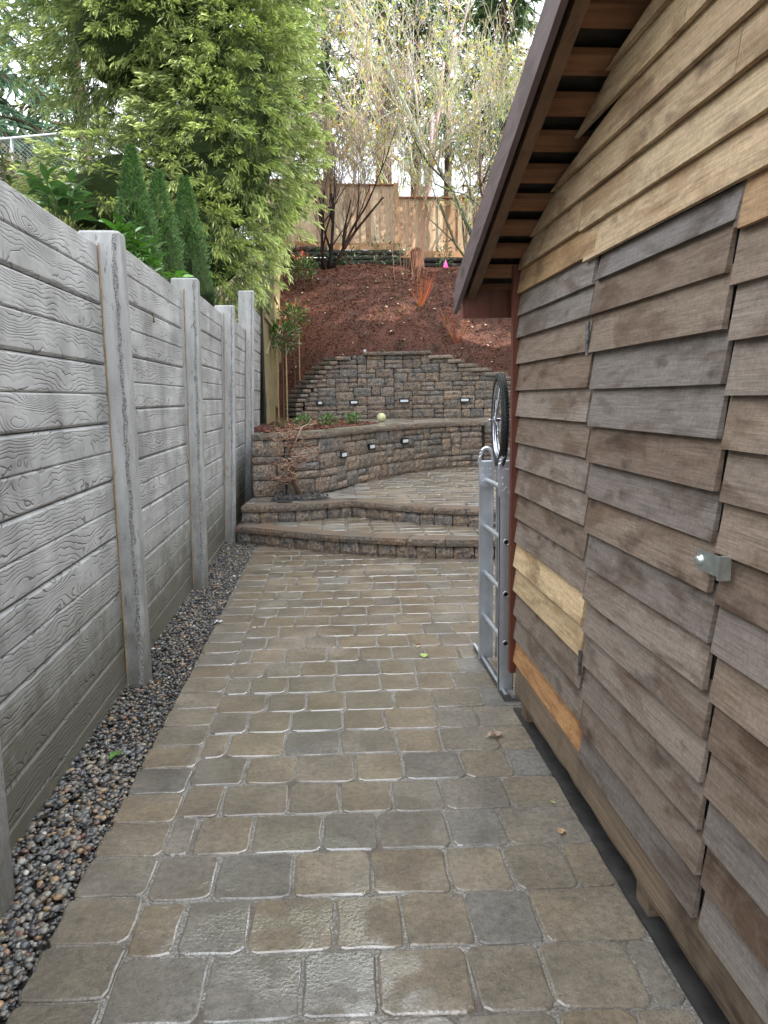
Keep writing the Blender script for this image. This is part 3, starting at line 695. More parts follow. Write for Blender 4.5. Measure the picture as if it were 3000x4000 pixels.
mb = MB(); c_ = [(a, b + 0.15) for a, b in UW.p]; c2_ = [(a, b + 0.35) for a, b in UW.p[::-1]]
for r in range(0, NR, 2):
    q = [(a, b + 0.15) for a, b in UW.p if Lx[r] + .1 <= a <= Rx[r] - .1]; q2 = [(a, b + 0.16) for a, b in q[::-1]]
    mb.prism([(a, b, 1.2 + r * UU) for a, b in q + q2], (0, 0, 2 * UU if r < 12 else 1.9 * UU))
mb.build('wall_core', M_DARKVOID, uw)
def s_of_x(x): return float(np.interp(x, UW.p[:, 0], UW.s))
# caps: the flat top, then one cap per step at each end, left ones with an angled return into the slope
s0_, s1_ = s_of_x(0.90), s_of_x(2.38); s = s0_
while s < s1_ - 0.02:
    w = min(0.30, s1_ - s) if s1_ - s > 0.4 else s1_ - s
    wedge_cap(UW, uw, s, w, 1.2 + NR * UU, 0.072, 0.28, 0.02, col=(0.20, 0.17, 0.14)); s += w
capc = (0.27, 0.24, 0.205)  # step caps coloured lighter, so their fronts read as lit ledges
for r in range(1, NR):
    xl = Lx[r - 1] - 0.03; xr_ = Lx[r] + 0.02; z = 1.2 + r * UU
    if xr_ - xl < 0.17: xl = xr_ - 0.17
    sl, sr = s_of_x(max(xl, UWP[0][0] + 0.001)), s_of_x(xr_)
    if sr - sl < 0.06: sl = max(sr - 0.12, 0)
    if sr - sl > 0.03: wedge_cap(UW, uw, sl, max(sr - sl, 0.1), z, 0.072, 0.26, 0.02, col=capc)
    p = UW.at(sl); ln = 0.34
    rt = Curve([(p[0] - ln * 0.78, p[1] + ln * 0.62), (p[0] + 0.0, p[1])], smooth=False)
    wedge_cap(rt, uw, 0.0, rt.L, z - 0.002, 0.072, 0.22, 0.02, col=(0.15, 0.14, 0.125), name='return_cap')
    face(rt, uw, 0.0, rt.L, z - UU, UU, 'block', out=-0.06, d=0.18, col=(0.09, 0.085, 0.078))  # same stone in darker colours: shade painted onto the return faces
for r in range(6, NR):
    xl = Rx[r] - 0.04; xr_ = Rx[r - 1] + 0.03; z = 1.2 + r * UU; sl, sr = s_of_x(xl), s_of_x(min(xr_, 4.39))
    if sr - sl < 0.2: sr = sl + 0.2
    wedge_cap(UW, uw, sl, sr - sl, z, 0.072, 0.26, 0.02, col=(0.27, 0.24, 0.20))
# lamps let into the walls
def wall_lamp(parent, px, y, z, w, ang):
    mb = MB(); mb.box((-w / 2 - 0.008, -0.022, -0.006), (w / 2 + 0.008, 0.02, 0.094)); fr = put('wall_lamp', mb.mesh('wall_lamp', M_BLACK), parent, (px, y, z), (0, 0, ang))
    mb = MB(); mb.box((-w / 2 + 0.022, -0.0265, 0.020), (w / 2 - 0.022, -0.02, 0.070)); o = bpy.data.objects.new('lens', mb.mesh('lens', M_LENS)); COL.objects.link(o); o.parent = fr
for (x, z, w) in [(-0.09, 1.53, 0.125), (0.665, 1.53, 0.185), (1.80, 1.545, 0.22), (3.10, 1.545, 0.21)]:
    s = s_of_x(x); a = UW.ang(s); p = UW.at(s); wall_lamp(uw, p[0] + math.sin(a) * 0.012, p[1] - math.cos(a) * 0.012, z, w, a)
for (s, z) in [(1.62, 0.82), (2.65, 0.87), (3.70, 0.90)]:
    a = LW.ang(s); p = LW.at(s); wall_lamp(lw, p[0] + math.sin(a) * 0.014, p[1] - math.cos(a) * 0.014, z, 0.20, a)
# stair at the right-hand end of the lower wall
st = thing('garden_stair', 'block stair at the right end of the lower retaining wall, beside the bicycle wheel', 'stair', (3.6, 14.0, 0.4))
for k in range(5):
    cv = Curve([(2.90, 13.84 + 0.08 * k), (4.3, 13.84 + 0.08 * k + 0.05)], smooth=False); z = 0.4 + k * 0.16
    s = 0
    while s < cv.L - 0.1: face(cv, st, s, 0.3, z, 0.095, 'riser_block', d=0.3); s += 0.3
    s = 0
    while s < cv.L - 0.1: wedge_cap(cv, st, s, 0.33, z + 0.095, 0.065, 0.3, 0.02); s += 0.33

# ------------------------------------------------------------------ concrete fence
fence = thing('concrete_fence', 'grey concrete panel fence cast with wood grain, along the pebble strip', 'fence', (-1.2, 6.5, 0))
def lean(y): return max(0.0, min(0.0085 * (y - 4.4), 0.044))
POSTS = [(2.39, 2.45), (4.47, 2.56), (6.76, 2.66), (8.97, 2.70), (11.25, 3.17), (13.75, 3.1)]
def sheared(mb, y, z0=0.0):
    k = lean(y); mb.v = [(a + k * (c - z0), b, c) for a, b, c in mb.v]; return mb
for i, (py, top) in enumerate(POSTS[:5]):
    mb = MB(); pw, x0, x1 = 0.165, -1.30, -1.085; c1 = 0.028
    poly = [(x0, py - pw / 2), (x1 - c1, py - pw / 2), (x1, py - pw / 2 + c1 * 0.8), (x1, py + pw / 2 - c1), (x1 - c1, py + pw / 2), (x0, py + pw / 2)]
    n = len(poly); hts = [-0.2] + list(np.linspace(0.05, top, 9)); vs = []
    for h in hts: vs += [(a, b, h) for a, b in poly]
    fs = [(j * n + q, j * n + (q + 1) % n, (j + 1) * n + (q + 1) % n, (j + 1) * n + q) for j in range(len(hts) - 1) for q in range(n)]
    mb.add(vs, fs); cxx, cyy = (x0 + x1) / 2, py
    b0 = len(mb.v); mb.add([(cxx + (a - cxx) * 0.93, cyy + (b - cyy) * 0.9, top + 0.012) for a, b in poly], [tuple(range(n))])
    mb.f += [[(len(hts) - 1) * n + q, (len(hts) - 1) * n + (q + 1) % n, b0 + (q + 1) % n, b0 + q] for q in range(n)]
    pst = sheared(mb, py).build('post', M_POST, fence)
    # ragged aggregate band down the near face of the post
    mb = MB(); zs = np.linspace(0.0, top - 0.01, 60); vs = []
    for h in zs:
        w0 = 0.008 + random.uniform(-0.007, 0.010); w1 = 0.013 + random.uniform(-0.009, 0.012)
        vs += [(x1 - c1 - w0, py - pw / 2 - 0.0025, h), (x1 - c1 - 0.004, py - pw / 2 - 0.0045, h), (x1 - c1 + w1 * 0.62, py - pw / 2 + w1 * 0.5 - 0.0035, h)]
    fs = [(j * 3 + q, j * 3 + q + 1, j * 3 + q + 4, j * 3 + q + 3) for j in range(59) for q in range(2)]
    mb.add(vs, fs); sheared(mb, py); c = np.array(mb.v).mean(0)
    sub = put('aggregate_edge', mb.mesh('aggregate_edge', M_AGG, False, tuple(c)), pst, tuple(c))
PT = [2.505, 2.58, 2.635, 2.655, 3.10]
def plank(y0, y1, z0, z1, gb=0.0105, gt=0.0105):
    """one cast board of a panel: chamfered so neighbours meet in a V groove"""
    x = -1.2; mb = MB()
    prof = [(x - 0.07, z0), (x - gb * 1.5, z0 + 0.001), (x - 0.002, z0 + gb), (x, z0 + gb + 0.004), (x, z1 - gt - 0.004), (x - 0.002, z1 - gt), (x - gt * 1.5, z1 - 0.001), (x - 0.07, z1)]
    mb.prism([(a, y0, b) for a, b in prof], (0, y1 - y0, 0)); return mb
ys_ = [-0.6] + [p[0] for p in POSTS]
for i in range(len(ys_) - 1):
    y0 = ys_[i] + 0.06; y1 = ys_[i + 1] - 0.06; top = PT[0] if i < 2 else PT[i - 1]
    if i == 5: y1 = 13.75
    base = -0.1 if i < 5 else 1.1
    z = top; k = 0
    while z > base:
        ga, gb_ = (0.006, 0.011) if k % 2 == 0 else (0.011, 0.006)
        sheared(plank(y0, y1, z - 0.1615, z - (0.003 if k % 2 == 0 and k else 0), ga, gb_), (y0 + y1) / 2).build('plank', M_FENCE, fence); z -= 0.1615; k += 1
    # bead of sealant between the panel and the post
    if i < 5:
        mb = MB(); yy = ys_[i + 1] - 0.088; zz = np.linspace(0.05, top, 40)
        mb.tube([(-1.193 + random.uniform(-.002, .002), yy + random.uniform(-.002, .002), h) for h in zz], [random.uniform(0.0025, 0.006) for _ in zz], 5)
        sheared(mb, yy).build('sealant_bead', M_CAULK, fence)

# ------------------------------------------------------------------ pebble strip
put('pebble_bed', grid_mesh('pebble_bed', [-1.32, -1.2, -1.05, -0.8], list(np.arange(-1.5, 9.6, 0.5)), lambda x, y: -0.032, M_SOIL), kind='structure')
bmt = bmesh.new(); bmesh.ops.create_icosphere(bmt, subdivisions=2, radius=0.5); tv = np.array([v.co[:] for v in bmt.verts]); tf = np.array([[v.index for v in f.verts] for f in bmt.faces]); bmt.free()
bmt = bmesh.new(); bmesh.ops.create_icosphere(bmt, subdivisions=1, radius=0.5); tv1 = np.array([v.co[:] for v in bmt.verts]); tf1 = np.array([[v.index for v in f.verts] for f in bmt.faces]); bmt.free()
def pebbles(n, yr, smean, tvv, tff, layer):
    P = np.column_stack([RNG.uniform(-1.21, -0.900, n), RNG.uniform(*yr, n), np.zeros(n)]); P[:, 0] += (P[:, 0] + 1.21) / 0.31 * 0.0145 * (P[:, 1] - 1.9)
    sz = np.clip(RNG.normal(smean, smean * 0.28, n), 0.011, 0.045); el = RNG.uniform(0.65, 1.0, n); fl = RNG.uniform(0.4, 0.65, n)
    edge = np.clip((P[:, 0] + 0.95 - 0.0145 * (P[:, 1] - 1.9)) / 0.05, 0, 1); sz *= 1 - 0.45 * edge
    P[:, 2] = -0.022 + layer * 0.014 + RNG.uniform(0, 0.008, n) + 0.012 * np.clip((-1.1 - P[:, 0]) / 0.1, 0, 1)
    th = RNG.uniform(0, 6.28, n); D = np.column_stack([np.cos(th), np.sin(th), RNG.normal(0, 0.22, n)]); R = frames(D, roll=RNG.normal(0, 0.3, n))
    R = R * np.stack([np.ones(n), el, fl], axis=1)[:, None, :]
    pal = np.array([(0.085, 0.086, 0.086), (0.13, 0.13, 0.125), (0.045, 0.044, 0.043), (0.22, 0.205, 0.175), (0.13, 0.105, 0.08), (0.30, 0.20, 0.11), (0.055, 0.06, 0.065), (0.16, 0.165, 0.155), (0.32, 0.27, 0.20), (0.06, 0.062, 0.07), (0.22, 0.12, 0.085), (0.55, 0.53, 0.48)])
    pr = np.array([.13, .12, .12, .12, .13, .09, .08, .09, .05, .05, .035, .015]); C = pal[RNG.choice(len(pal), n, p=pr / pr.sum())] * RNG.uniform(0.75, 1.25, (n, 1))
    return scatter(tvv, tff, np.ones(len(tvv)), P, R, sz, C)
parts_ = [pebbles(2600, (1.2, 3.6), 0.0235, tv, tf, 0), pebbles(1500, (1.2, 3.6), 0.026, tv, tf, 1), pebbles(6500, (3.6, 9.25), 0.021, tv1, tf1, 0), pebbles(3500, (3.6, 9.25), 0.023, tv1, tf1, 1)]
b = 0; VV, FF, CC = [], [], []
for v, f, c in parts_: VV.append(v); FF.append(f + b); CC.append(c); b += len(v)
o = put('pebbles', np_mesh('pebbles', np.vstack(VV), np.vstack(FF), np.vstack(CC), M_PEB, True), kind='stuff')
T(o, 'mixed wet river pebbles in the strip between fence and pavers', 'pebbles')

# ------------------------------------------------------------------ shed
shed = thing('shed', 'weathered cedar lap-sided shed with overhanging roof, right of the path', 'shed', (2.0, 1.6, 0))
ROOF = lambda y: 2.30 + 0.37 * (3.70 - y) if y > 1.6 else 2.30 + 0.37 * 2.1 - 0.37 * (1.6 - y)
XS = 0.95
body = MB()
prof = [(3.72, 0.30), (3.72, ROOF(3.72) - 0.02), (1.6, ROOF(1.6) - 0.02), (-0.55, ROOF(-0.55) - 0.02), (-0.55, 0.30)]
body.prism([(XS + 0.045, a, b) for a, b in prof], (2.4, 0, 0)); body.build('wall', M_DARKVOID, shed)
def clip_poly(P, f):
    out = []
    for i in range(len(P)):
        a, b = P[i], P[(i + 1) % len(P)]; fa, fb = f(a), f(b)
        if fa >= 0: out.append(a)
        if (fa >= 0) != (fb >= 0):
            t = fa / (fa - fb); out.append((a[0] + (b[0] - a[0]) * t, a[1] + (b[1] - a[1]) * t))
    return out
WEATH = [(0.240, 0.190, 0.152), (0.222, 0.185, 0.160), (0.235, 0.178, 0.135), (0.215, 0.186, 0.165), (0.200, 0.145, 0.108), (0.250, 0.205, 0.170)]
FRESH = [(0.47, 0.345, 0.215), (0.44, 0.315, 0.195), (0.50, 0.375, 0.235)]
def siding(parent, y0, y1, z0, exp, color, label=None, top=None, proud=0.0, th=0.016, sag=0.0, roof_clip=False):
    """one lap board: thick bottom edge proud of the board below, thin top edge tucked under the next"""
    zt = z0 + exp + 0.022
    P = [(y0, z0 + sag * 0), (y0 * .5 + y1 * .5, z0 + sag), (y1, z0), (y1, zt), (y0, zt)]
    if roof_clip: P = clip_poly(P, lambda q: ROOF(q[0]) - 0.004 - q[1])
    if len(P) < 3: return None
    mb = MB(); n = len(P)
    def xo(z): return XS - proud + 0.023 * (z - z0) / (exp + 0.022)
    vs = [(xo(b), a, b) for a, b in P] + [(xo(b) + th * (1 - 0.5 * (b - z0) / (exp + 0.022)), a, b) for a, b in P]
    mb.add(vs, [list(range(n)), list(range(n, 2 * n))[::-1]] + [(i, n + i, n + (i + 1) % n, (i + 1) % n) for i in range(n)])
    o = mb.build('siding_board', M_SIDING, parent, color=cvar(color, 0.88, 1.12))
    if label: o['label'] = label
    return o
# left section, bottom row first
zl = [0.284] + [0.284 + 0.1268 * k for k in range(1, 14)]
for k, z in enumerate(zl):
    col = random.choice(WEATH); lab = None; pr = random.uniform(0, 0.003)
    if k == 0: col = (0.50, 0.27, 0.12); lab = 'fresh orange-tan bottom board'
    if k in (3, 4): col = (0.62, 0.46, 0.27); lab = 'fresh pale yellow rough-sawn board'; pr = 0.006
    e = 0.1268 if k < 13 else 0.106
    siding(shed, 2.716 + random.uniform(-0.012, 0.012), 3.755, z - 0.0 + random.uniform(-.002, .002), e, col, lab, proud=pr)
siding(shed, 2.70, 3.74, 2.037, 0.11, random.choice(WEATH), proud=0.001)
siding(shed, 2.675, 3.735, 2.141, 0.11, (0.42, 0.27, 0.14), 'short new cedar board above the hinge', proud=0.004)
# door: its own boards over a frame
door = MB(); door.box((XS + 0.020, 1.775, 0.29), (XS + 0.05, 2.668, 2.11)); door = door.build('door', M_DARKVOID, shed)
drw = [0.270, 0.397, 0.524, 0.650, 0.777, 0.903, 1.031, 1.159, 1.287, 1.414, 1.542, 1.672, 1.800, 1.930]
for k, z in enumerate(drw):
    siding(door, 1.773 + random.uniform(-0.004, 0.010), 2.690 + random.uniform(-0.010, 0.006), z, 0.127 if k < 13 else 0.113, random.choice(WEATH), proud=0.006 + random.uniform(0, 0.006))
siding(door, 1.75, 2.66, 2.043, 0.062, (0.20, 0.18, 0.17), proud=0.004)
# the latch (hasp) and the hinge
mb = MB(); mb.box((XS - 0.026, 1.700, 1.216), (XS - 0.021, 1.806, 1.266)); mb.box((XS - 0.030, 1.690, 1.210), (XS - 0.0, 1.702, 1.268)); hs = mb.build('latch', M_ZINC, door)
mb = MB(); mb.lathe([(0.0, XS - 0.038), (0.009, XS - 0.038), (0.0125, XS - 0.034), (0.0125, XS - 0.027), (0.016, XS - 0.026), (0.016, XS - 0.02)], (0, 1.787, 1.240), 'x', 14); kn = MB(); 
put('latch_knob', mb.mesh('latch_knob', M_ZINC, True, (XS - 0.03, 1.8, 1.24)), hs, (XS - 0.03, 1.8, 1.24))
mb = MB()
for k in range(5): mb.tube([(XS - 0.012, 2.692, 1.79 + k * 0.024), (XS - 0.012, 2.692, 1.811 + k * 0.024)], 0.008, 8)
mb.box((XS - 0.012, 2.694, 1.79), (XS - 0.008, 2.708, 1.91)); mb.build('hinge', M_ALUDARK, door)
mb = MB(); mb.tube([(XS - 0.012, 2.692, 0.60), (XS - 0.012, 2.692, 0.70)], 0.007, 8); mb.build('hinge', M_ALUDARK, door)
# right section
for k in range(15):
    z = 0.25 + 0.1268 * k
    siding(shed, -0.5, 1.760 + random.uniform(-0.005, 0.005), z, 0.1268 if k < 14 else 0.105, random.choice(WEATH), proud=random.uniform(0, 0.004))
siding(shed, -0.5, 1.735, 2.020, 0.115, (0.38, 0.24, 0.13), 'new cedar board level with the door head', proud=0.004)
# new cedar rows above the door, cut along the roof
rows_up = [(2.124, [(1.6, 2.80), ]), (2.240, None), (2.357, None), (2.470, None), (2.583, None), (2.696, None), (2.809, None), (2.92, None), (3.03, None)]
siding(shed, 2.845, 3.72, 2.250, 0.116, FRESH[1], proud=0.004, roof_clip=True)
siding(shed, 1.2, 2.785, 2.126, 0.116, FRESH[0], proud=0.006); siding(shed, -0.5, 1.197, 2.126, 0.116, FRESH[1], proud=0.005)
siding(shed, 1.2, 2.842, 2.243, 0.116, FRESH[2], proud=0.004, roof_clip=True); siding(shed, -0.5, 1.197, 2.243, 0.116, FRESH[0], proud=0.004)
for k, z in enumerate([2.362, 2.476, 2.588, 2.700, 2.812, 2.924]):
    sp = [1.785, 1.15, 2.05, 1.3, 1.7, 1.5][k]
    siding(shed, sp, 3.75, z, 0.114, FRESH[k % 3], proud=0.004, roof_clip=True)
    siding(shed, -0.5, sp - 0.003, z, 0.114, FRESH[(k + 1) % 3], proud=0.004, roof_clip=True)
# sill timber, blocks and the dark timber at the paving edge
mb = MB(); prof = [(XS + 0.012, 0.108), (XS + 0.030, 0.092), (XS + 0.15, 0.092), (XS + 0.15, 0.28), (XS + 0.018, 0.28), (XS + 0.004, 0.262), (XS + 0.001, 0.14)]
ny = 46; vs = []; n = len(prof)
for j in range(ny + 1):
    yy = -0.5 + 4.21 * j / ny; vs += [(a + random.uniform(-0.004, 0.004), yy, b + random.uniform(-0.004, 0.004)) for a, b in prof]
fs = [(j * n + q, j * n + (q + 1) % n, (j + 1) * n + (q + 1) % n, (j + 1) * n + q) for j in range(ny) for q in range(n)] + [tuple(range(n)), tuple(ny * n + q for q in range(n))[::-1]]
mb.add(vs, fs); mb.build('sill_beam', M_SILL, shed)
for yy in (3.66, 2.18, 0.6):
    mb = MB(); mb.box((XS + 0.035, yy - 0.045, 0.0), (XS + 0.18, yy + 0.045, 0.095)); mb.build('support_block', M_SILL, shed)
mb = MB(); vs = []; 
for j in range(40):
    yy = -0.5 + 4.3 * j / 39; vs += [(XS + 0.008 + random.uniform(-.003, .003), yy, -0.01), (XS + 0.012 + random.uniform(-.003, .003), yy, 0.006 + random.uniform(-.002, .002)), (XS + 0.055, yy, 0.004), (XS + 0.25, yy, -0.004)]
mb.add(vs, [(j * 4 + q, j * 4 + q + 1, j * 4 + q + 5, j * 4 + q + 4) for j in range(39) for q in range(3)]); mb.build('edge_timber', m_simple('grimy_edge_timber', (0.035, 0.033, 0.031), 0.7, 0, 0.5, 14, 0.012), shed)
# corner trim
mb = MB(); mb.prism([(XS - 0.016, 3.758, 0.215), (XS + 0.02, 3.758, 0.215), (XS + 0.02, 3.80, 0.222), (XS - 0.016, 3.80, 0.222)], (0, 0, 2.06)); mb.build('corner_trim', M_TRIM, shed)
mb = MB(); mb.box((XS + 0.02, 3.722, 0.25), (3.34, 3.76, 2.28)); mb.build('rear_siding', M_TRIM, shed)
# roof: barge board, rafter, spaced lath and shingles over it
XF = 0.70; YE = 4.12
def slab(x0, x1, y0, y1, lo, hi, ridge=True):
    mb = MB(); P = [(y0, 0), (1.6, 0), (y1, 0)]
    lowp = [(y, ROOF(y) + lo) for y in (y0, 1.6, y1)]; hip = [(y, ROOF(y) + hi) for y in (y1, 1.6, y0)]
    mb.prism([(x0, a, b) for a, b in lowp + hip], (x1 - x0, 0, 0)); return mb
roof = slab(XF + 0.004, 3.5, -0.95, 4.10, 0.052, 0.080).build('roof', M_SHINGLE, shed)
def nroof(y): return ROOF(y)
mb = MB(); nn = 24
ysb = list(np.linspace(-0.92, 1.6, 8)) + list(np.linspace(1.9, YE - 0.06, 14)) ; vs = []
for yy in ysb:
    zb = ROOF(yy) - 0.060 + random.uniform(-0.0015, 0.0015); zt = ROOF(yy) + 0.078
    
    vs += [(XF, yy, zb), (XF, yy, zt), (XF + 0.022, yy, zt), (XF + 0.022, yy, zb)]
zt = ROOF(YE) - 0.045; vs += [(XF, YE, zt - 0.012), (XF, YE, zt), (XF + 0.022, YE, zt), (XF + 0.022, YE, zt - 0.012)]
m_ = len(ysb) + 1
mb.add(vs, [(j * 4 + q, j * 4 + (q + 1) % 4, (j + 1) * 4 + (q + 1) % 4, (j + 1) * 4 + q) for j in range(m_ - 1) for q in range(4)] + [(0, 1, 2, 3), tuple((m_ - 1) * 4 + q for q in (3, 2, 1, 0))])
mb.build('barge_board', M_FASCIA, roof)
slab(XF + 0.045, XF + 0.09, -0.9, 3.98, -0.05, 0.028).build('rafter', M_RAFTER, roof)
slab(XF + 0.023, XF + 0.045, -0.9, 4.0, -0.005, 0.028).build('filler_strip', M_SHINGLE, roof)
k = 0; yy = 4.02
while yy > -0.85:
    mb = MB(); y0, y1 = yy - 0.048, yy + 0.034
    if not (y0 < 1.6 < y1):
        mb.prism([(XF + 0.091, y0, ROOF(y0) + 0.002), (XF + 0.091, y1, ROOF(y1) + 0.002), (XF + 0.091, y1, ROOF(y1) + 0.024), (XF + 0.091, y0, ROOF(y0) + 0.024)], (2.7, 0, 0)); mb.build('lath_board', M_SHEATH, roof)
    yy -= 0.177
mb = MB(); mb.box((XF + 0.03, 3.985, ROOF(4.0) - 0.135), (3.45, 4.005, ROOF(4.0) + 0.03)); mb.build('eave_board', M_TRIM, roof)

# ------------------------------------------------------------------ ladder and wheel
lad = thing('ladder', 'folded aluminium ladder standing behind the shed corner', 'ladder', (0.97, 4.2, 0))
def rail(x0, x1, y, zt, flip=1, t=0.004):
    mb = MB(); f = 0.022 * flip
    mb.box((x0, y, 0.03), (x1, y + t, zt)); mb.box((x0, min(y, y + f), 0.03), (x0 + t, max(y, y + f), zt)); mb.box((x1 - t, min(y, y + f), 0.03), (x1, max(y, y + f), zt)); return mb
for (x0, nm) in ((0.925, 'front'), (1.030, 'back')):
    r1 = rail(x0, x0 + 0.085, 3.985, 1.26, 1).build('rail', M_ALU, lad); r2 = rail(x0, x0 + 0.085, 4.53, 1.26, -1).build('rail', M_ALU, lad)
    for zz in (0.30, 0.58, 0.87, 1.155):
        mb = MB(); mb.lathe([(0.0135, -0.277), (0.0135, 0.270)], (x0 + 0.040, 4.258, zz), 'y', 12); mb.build('rung', M_ALU, lad, smooth=True)
        mb = MB(); mb.lathe([(0.0, -0.001), (0.013, -0.001), (0.0135, -0.004), (0.018, -0.004), (0.019, 0.0)], (x0 + 0.040, 3.9845, zz), 'y', 14); c = (x0 + 0.04, 3.984, zz)
        mb2 = MB(); mb2.lathe([(0.0, -0.0025), (0.0125, -0.0025)], (x0 + 0.040, 3.9845, zz), 'y', 14)
        put('rung_end', mb.mesh('rung_end', M_ALU, True, c), r1, c); put('rung_hole', mb2.mesh('rung_hole', M_BLACK, False, c), r1, c)
    for yy in (3.99, 4.51):      # hinge head: rounded loop with rivets
        mb = MB(); arc = [(x0 + 0.0425 + 0.040 * math.cos(a), yy + 0.006, 1.262 + 0.085 * math.sin(a) ** 0.8) for a in np.linspace(0.02, math.pi - 0.02, 12)]
        mb.tube(arc, 0.012, 6); mb.tube([(x0 + 0.004, yy + 0.006, 1.264), (x0 + 0.081, yy + 0.006, 1.264)], 0.009, 6)
        mb.box((x0 - 0.003, yy - 0.009, 1.12), (x0 + 0.088, yy + 0.02, 1.262))
        for a in (0.018, 0.066):
            for zz in (1.15, 1.185, 1.22): mb.lathe([(0.0, -0.015), (0.005, -0.013), (0.006, -0.009)], (x0 + a, yy, zz), 'y', 8)
        mb.build('hinge_head', M_ALU, lad, smooth=False)
mb = MB(); mb.box((0.942, 3.90, 0.004), (0.968, 4.78, 0.036)); mb.box((0.940, 3.898, 0.036), (0.972, 4.782, 0.041)); mb.box((0.942, 3.895, 0.0), (1.06, 3.93, 0.020)); mb.build('foot_bar', M_ALUDARK, lad)
mb = MB(); mb.box((0.939, 3.897, 0.041), (0.955, 4.783, 0.044)); mb.build('foot_strip', M_ALU, lad)
wh = thing('bicycle_wheel', 'small bicycle wheel with black knobbly tyre resting on top of the ladder', 'wheel', (0.965, 4.16, 1.27))
WC = Vector((0.965, 4.16, 1.522)); WR = 0.232
ring = [WC + Vector((0, WR * math.cos(a), WR * math.sin(a))) for a in np.linspace(0, 2 * math.pi, 56, endpoint=False)]
wh.rotation_euler = (0, 0, -rad(6))
MB().tube(ring, 0.0225, 10, closed=True).build('tyre', M_RUBBER, wh, smooth=True)
tr = bpy.data.objects['tyre']; mb = MB()
for k in range(84):
    a = 2 * math.pi * k / 84
    for dx in (-0.013, 0.0, 0.013):
        R_ = WR + 0.0215 - abs(dx) * 0.25; c = WC + Vector((dx, R_ * math.cos(a + dx * 4), R_ * math.sin(a + dx * 4))); t = Vector((0, -math.sin(a), math.cos(a))) * 0.0055; r_ = Vector((0, math.cos(a), math.sin(a))) * 0.004; w_ = Vector((0.0045, 0, 0))
        mb.add([c - t - w_, c + t - w_, c + t + w_, c - t + w_, c - t * .7 - w_ * .7 + r_, c + t * .7 - w_ * .7 + r_, c + t * .7 + w_ * .7 + r_, c - t * .7 + w_ * .7 + r_], [(4, 5, 6, 7), (0, 1, 5, 4), (1, 2, 6, 5), (2, 3, 7, 6), (3, 0, 4, 7)])
c = tuple(WC); o = put('tread', mb.mesh('tread', M_RUBBER, False, c), tr, c, kind='stuff')
mb = MB(); prof = []; rr = [WC + Vector((0, 0.207 * math.cos(a), 0.207 * math.sin(a))) for a in np.linspace(0, 2 * math.pi, 56, endpoint=False)]
for dx in (-0.012, 0.012): mb.tube([p + Vector((dx, 0, 0)) for p in rr], 0.0065, 6, closed=True)
mb.tube(rr, 0.0085, 6, closed=True); mb.build('rim', M_CHROME, wh, smooth=True)
for k in range(28):
    a = 2 * math.pi * k / 28; sdx = -1 if k % 2 else 1; a2 = a + (0.9 if (k // 2) % 2 else -0.9)
    p0 = WC + Vector((sdx * 0.028, 0.018 * math.cos(a2), 0.018 * math.sin(a2))); p1 = WC + Vector((0, 0.203 * math.cos(a), 0.203 * math.sin(a)))
    MB().tube([p0, p1], 0.0014, 4).build('spoke', M_CHROME, wh)
mb = MB(); mb.lathe([(0.0, -0.034), (0.022, -0.034), (0.022, -0.030), (0.012, -0.024), (0.012, 0.024), (0.022, 0.030), (0.022, 0.034), (0.0, 0.034)], tuple(WC), 'x', 16)
mb.lathe([(0.0, -0.062), (0.009, -0.062), (0.009, -0.048), (0.0045, -0.046), (0.0045, 0.06)], tuple(WC), 'x', 10); mb.build('hub', M_CHROME, wh, smooth=True)

# ------------------------------------------------------------------ ball and small litter
mb = MB(); pr = [(0.086 * math.sin(t), -0.086 * math.cos(t)) for t in np.linspace(0.001, math.pi - 0.001, 18)]
mb.lathe(pr, (1.08, 14.5, 1.293), 'z', 28); o = mb.build('ball', M_BALL, None, smooth=True); T(o, 'pale yellow scuffed rubber ball lying on the terrace', 'ball')
def leafobj(x, y, z, L, wd, rot, col, label, curl=0.25, pts=7):
    mb = MB(); n = 7; vs = []
    for i in range(n + 1):
        t = i / n; w = wd * math.sin(math.pi * min(t * 0.92 + 0.04, 1)) * (1 + 0.35 * ((i % 2) - 0.5))
        zc = curl * L * (0.35 * math.sin(t * 5) ** 2)
        vs += [((t - .5) * L, -w, zc + curl * w * 0.9), ((t - .5) * L, 0, zc), ((t - .5) * L, w, zc + curl * w * 1.3)]
    mb.add(vs, [(i * 3 + q, i * 3 + q + 3, i * 3 + q + 4, i * 3 + q + 1) for i in range(n) for q in range(2)], col)
    mb.tube([(-.5 * L, 0, 0.002), (-.72 * L, 0.05 * L, 0.006)], 0.0014, 4, col)
    o = put('fallen_leaf', mb.mesh('fallen_leaf', M_DRYLEAF, False), None, (x, y, z), (0, 0, rot)); return T(o, label, 'leaf', 'leaves lying on the pavers')
leafobj(0.79, 3.47, 0.006, 0.085, 0.020, 0.2, (0.40, 0.29, 0.22), 'largest curled pale brown leaf on the pavers near the shed', 0.5)
leafobj(0.86, 2.63, 0.006, 0.038, 0.016, 1.0, (0.50, 0.33, 0.20), 'small tan leaf fragment on the pavers beside the sill timber')
leafobj(0.89, 2.84, 0.006, 0.022, 0.008, 2.0, (0.45, 0.45, 0.20), 'tiny yellow and brown bud scale near the paver edge')
leafobj(0.60, 4.68, 0.005, 0.055, 0.030, 1.4, (0.42, 0.55, 0.16), 'bright yellow-green leaf in the middle of the path')
leafobj(0.60, 4.93, 0.005, 0.045, 0.010, 0.3, (0.30, 0.13, 0.07), 'narrow red-brown leaf just above the yellow-green one')
leafobj(0.585, 4.86, 0.005, 0.026, 0.012, 0.6, (0.62, 0.48, 0.30), 'pale seed-like scrap under the red-brown leaf')
